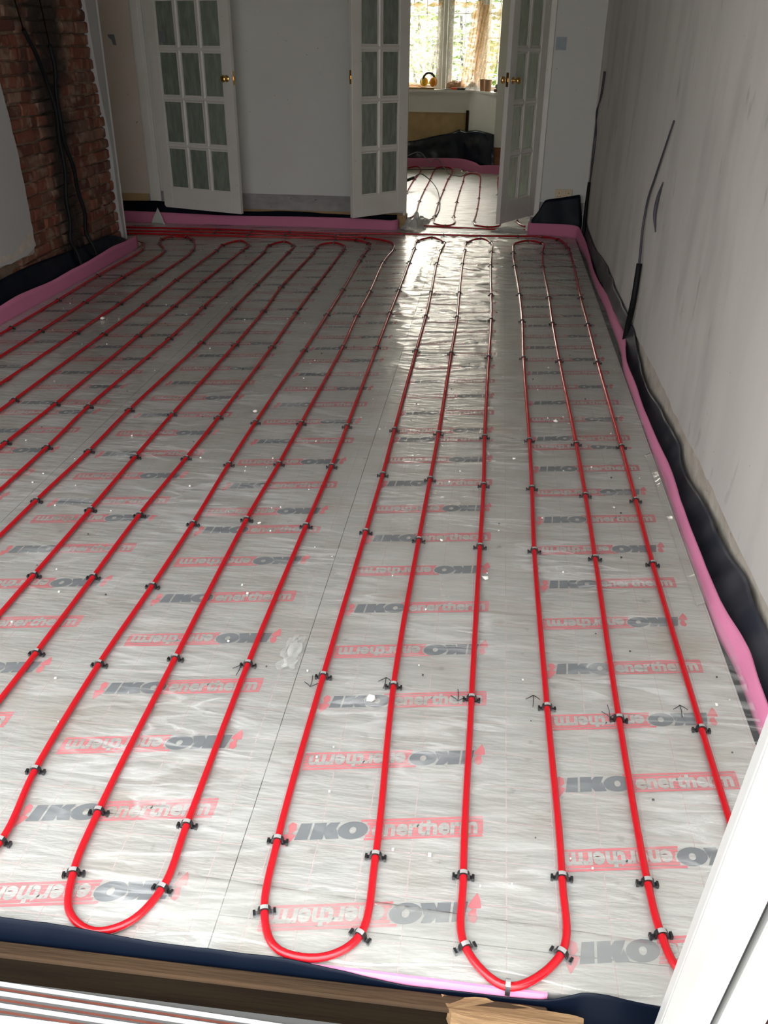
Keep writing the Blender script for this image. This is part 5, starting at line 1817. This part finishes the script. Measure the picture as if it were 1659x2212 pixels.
for v in bm.verts:
    v.co *= 0.9 + noise.noise(v.co * 3) * 0.35
    v.co = Vector((v.co.x * 0.19, v.co.y * 0.04, max(v.co.z, -0.6) * 0.05 + 0.028))
o = obj('lace_bundle', bm, M_lace_shade)
o.location = (-1.18, 12.735, SZ)
tag(o, 'bunched lace lying on the window board left of the ear defenders, shade painted tan', 'curtain')

# ------------------------------------------------------------------ garden beyond the bay
M_leaf = mat('yellow_green_leaf', (0.42, 0.46, 0.07), 0.6, col2=(0.16, 0.28, 0.05), noise_amt=0.2, noise_scale=2)
def bush(x, y, w, h, n, label, m=M_leaf):
    t = empty('garden_bush', (x, y, -0.30))
    tag(t, label, 'bush')
    bm = bmesh.new()
    for _ in range(n):
        a, b, r = random.uniform(0, 2 * PI), random.uniform(-1, 1), random.random() ** 0.4
        c = Vector((w * r * math.cos(a) * math.sqrt(1 - b * b), w * 0.7 * r * math.sin(a) * math.sqrt(1 - b * b), h * 0.55 + h * 0.45 * b * r))
        s = random.uniform(0.03, 0.07)
        M_ = Matrix.Translation(c) @ Matrix.Rotation(random.uniform(0, 6), 4, 'Z') @ Matrix.Rotation(random.uniform(-1, 1), 4, 'X')
        bm.faces.new([bm.verts.new(M_ @ Vector(p)) for p in ((-s, 0, 0), (0, -s * 0.5, s * 0.1), (s, 0, 0), (0, s * 0.5, s * 0.1))])
    obj('foliage', bm, m, t)
    bm = bmesh.new()
    for k in range(5):
        a = k * 1.3
        tube(bm, catmull([Vector((0, 0, 0)), Vector((0.15 * w * math.cos(a), 0.15 * w * math.sin(a), h * 0.3)), Vector((0.5 * w * math.cos(a), 0.4 * w * math.sin(a), h * 0.75))], 0.1), 0.02, 6)
    obj('stem', bm, M_wood_dark, t)


M_hedge = mat('hedge_leaf', (0.10, 0.17, 0.045), 0.6, col2=(0.24, 0.27, 0.08), noise_amt=0.2, noise_scale=1.5)
t = empty('backdrop_hedge', (-1.2, 19.0, -0.30))  # hedge added to cut the brightness seen through the bay window
tag(t, 'tall green hedge added beyond the bay window to dim the view', 'hedge')
bm = bmesh.new()
for _ in range(9000):
    c = Vector((random.uniform(-7, 7), random.uniform(-0.35, 0.35), random.uniform(0, 2.75)))
    c.z += 0.25 * noise.noise(Vector((c.x * 0.7, 0, 1)))
    s_ = random.uniform(0.05, 0.11)
    M_ = Matrix.Translation(c) @ Matrix.Rotation(random.uniform(0, 6), 4, 'Z') @ Matrix.Rotation(random.uniform(-1.3, 1.3), 4, 'X')
    bm.faces.new([bm.verts.new(M_ @ Vector(p)) for p in ((-s_, 0, 0), (0, -s_ * 0.5, s_ * 0.1), (s_, 0, 0), (0, s_ * 0.5, s_ * 0.1))])
obj('foliage', bm, M_hedge, t)
bm = bmesh.new()
for k in range(18):
    x = -6.8 + k * 0.8
    tube(bm, [Vector((x, 0, 0)), Vector((x + 0.05, 0.03, 1.0)), Vector((x - 0.03, 0, 2.2))], 0.03, 6)
obj('stem', bm, M_wood_dark, t)
bush(-1.35, 17.5, 0.8, 2.3, 1400, 'yellow-green garden bush seen through the left pane of the bay window')
bush(0.15, 16.5, 0.6, 2.1, 1200, 'yellow-green garden bush seen through the angled right pane')
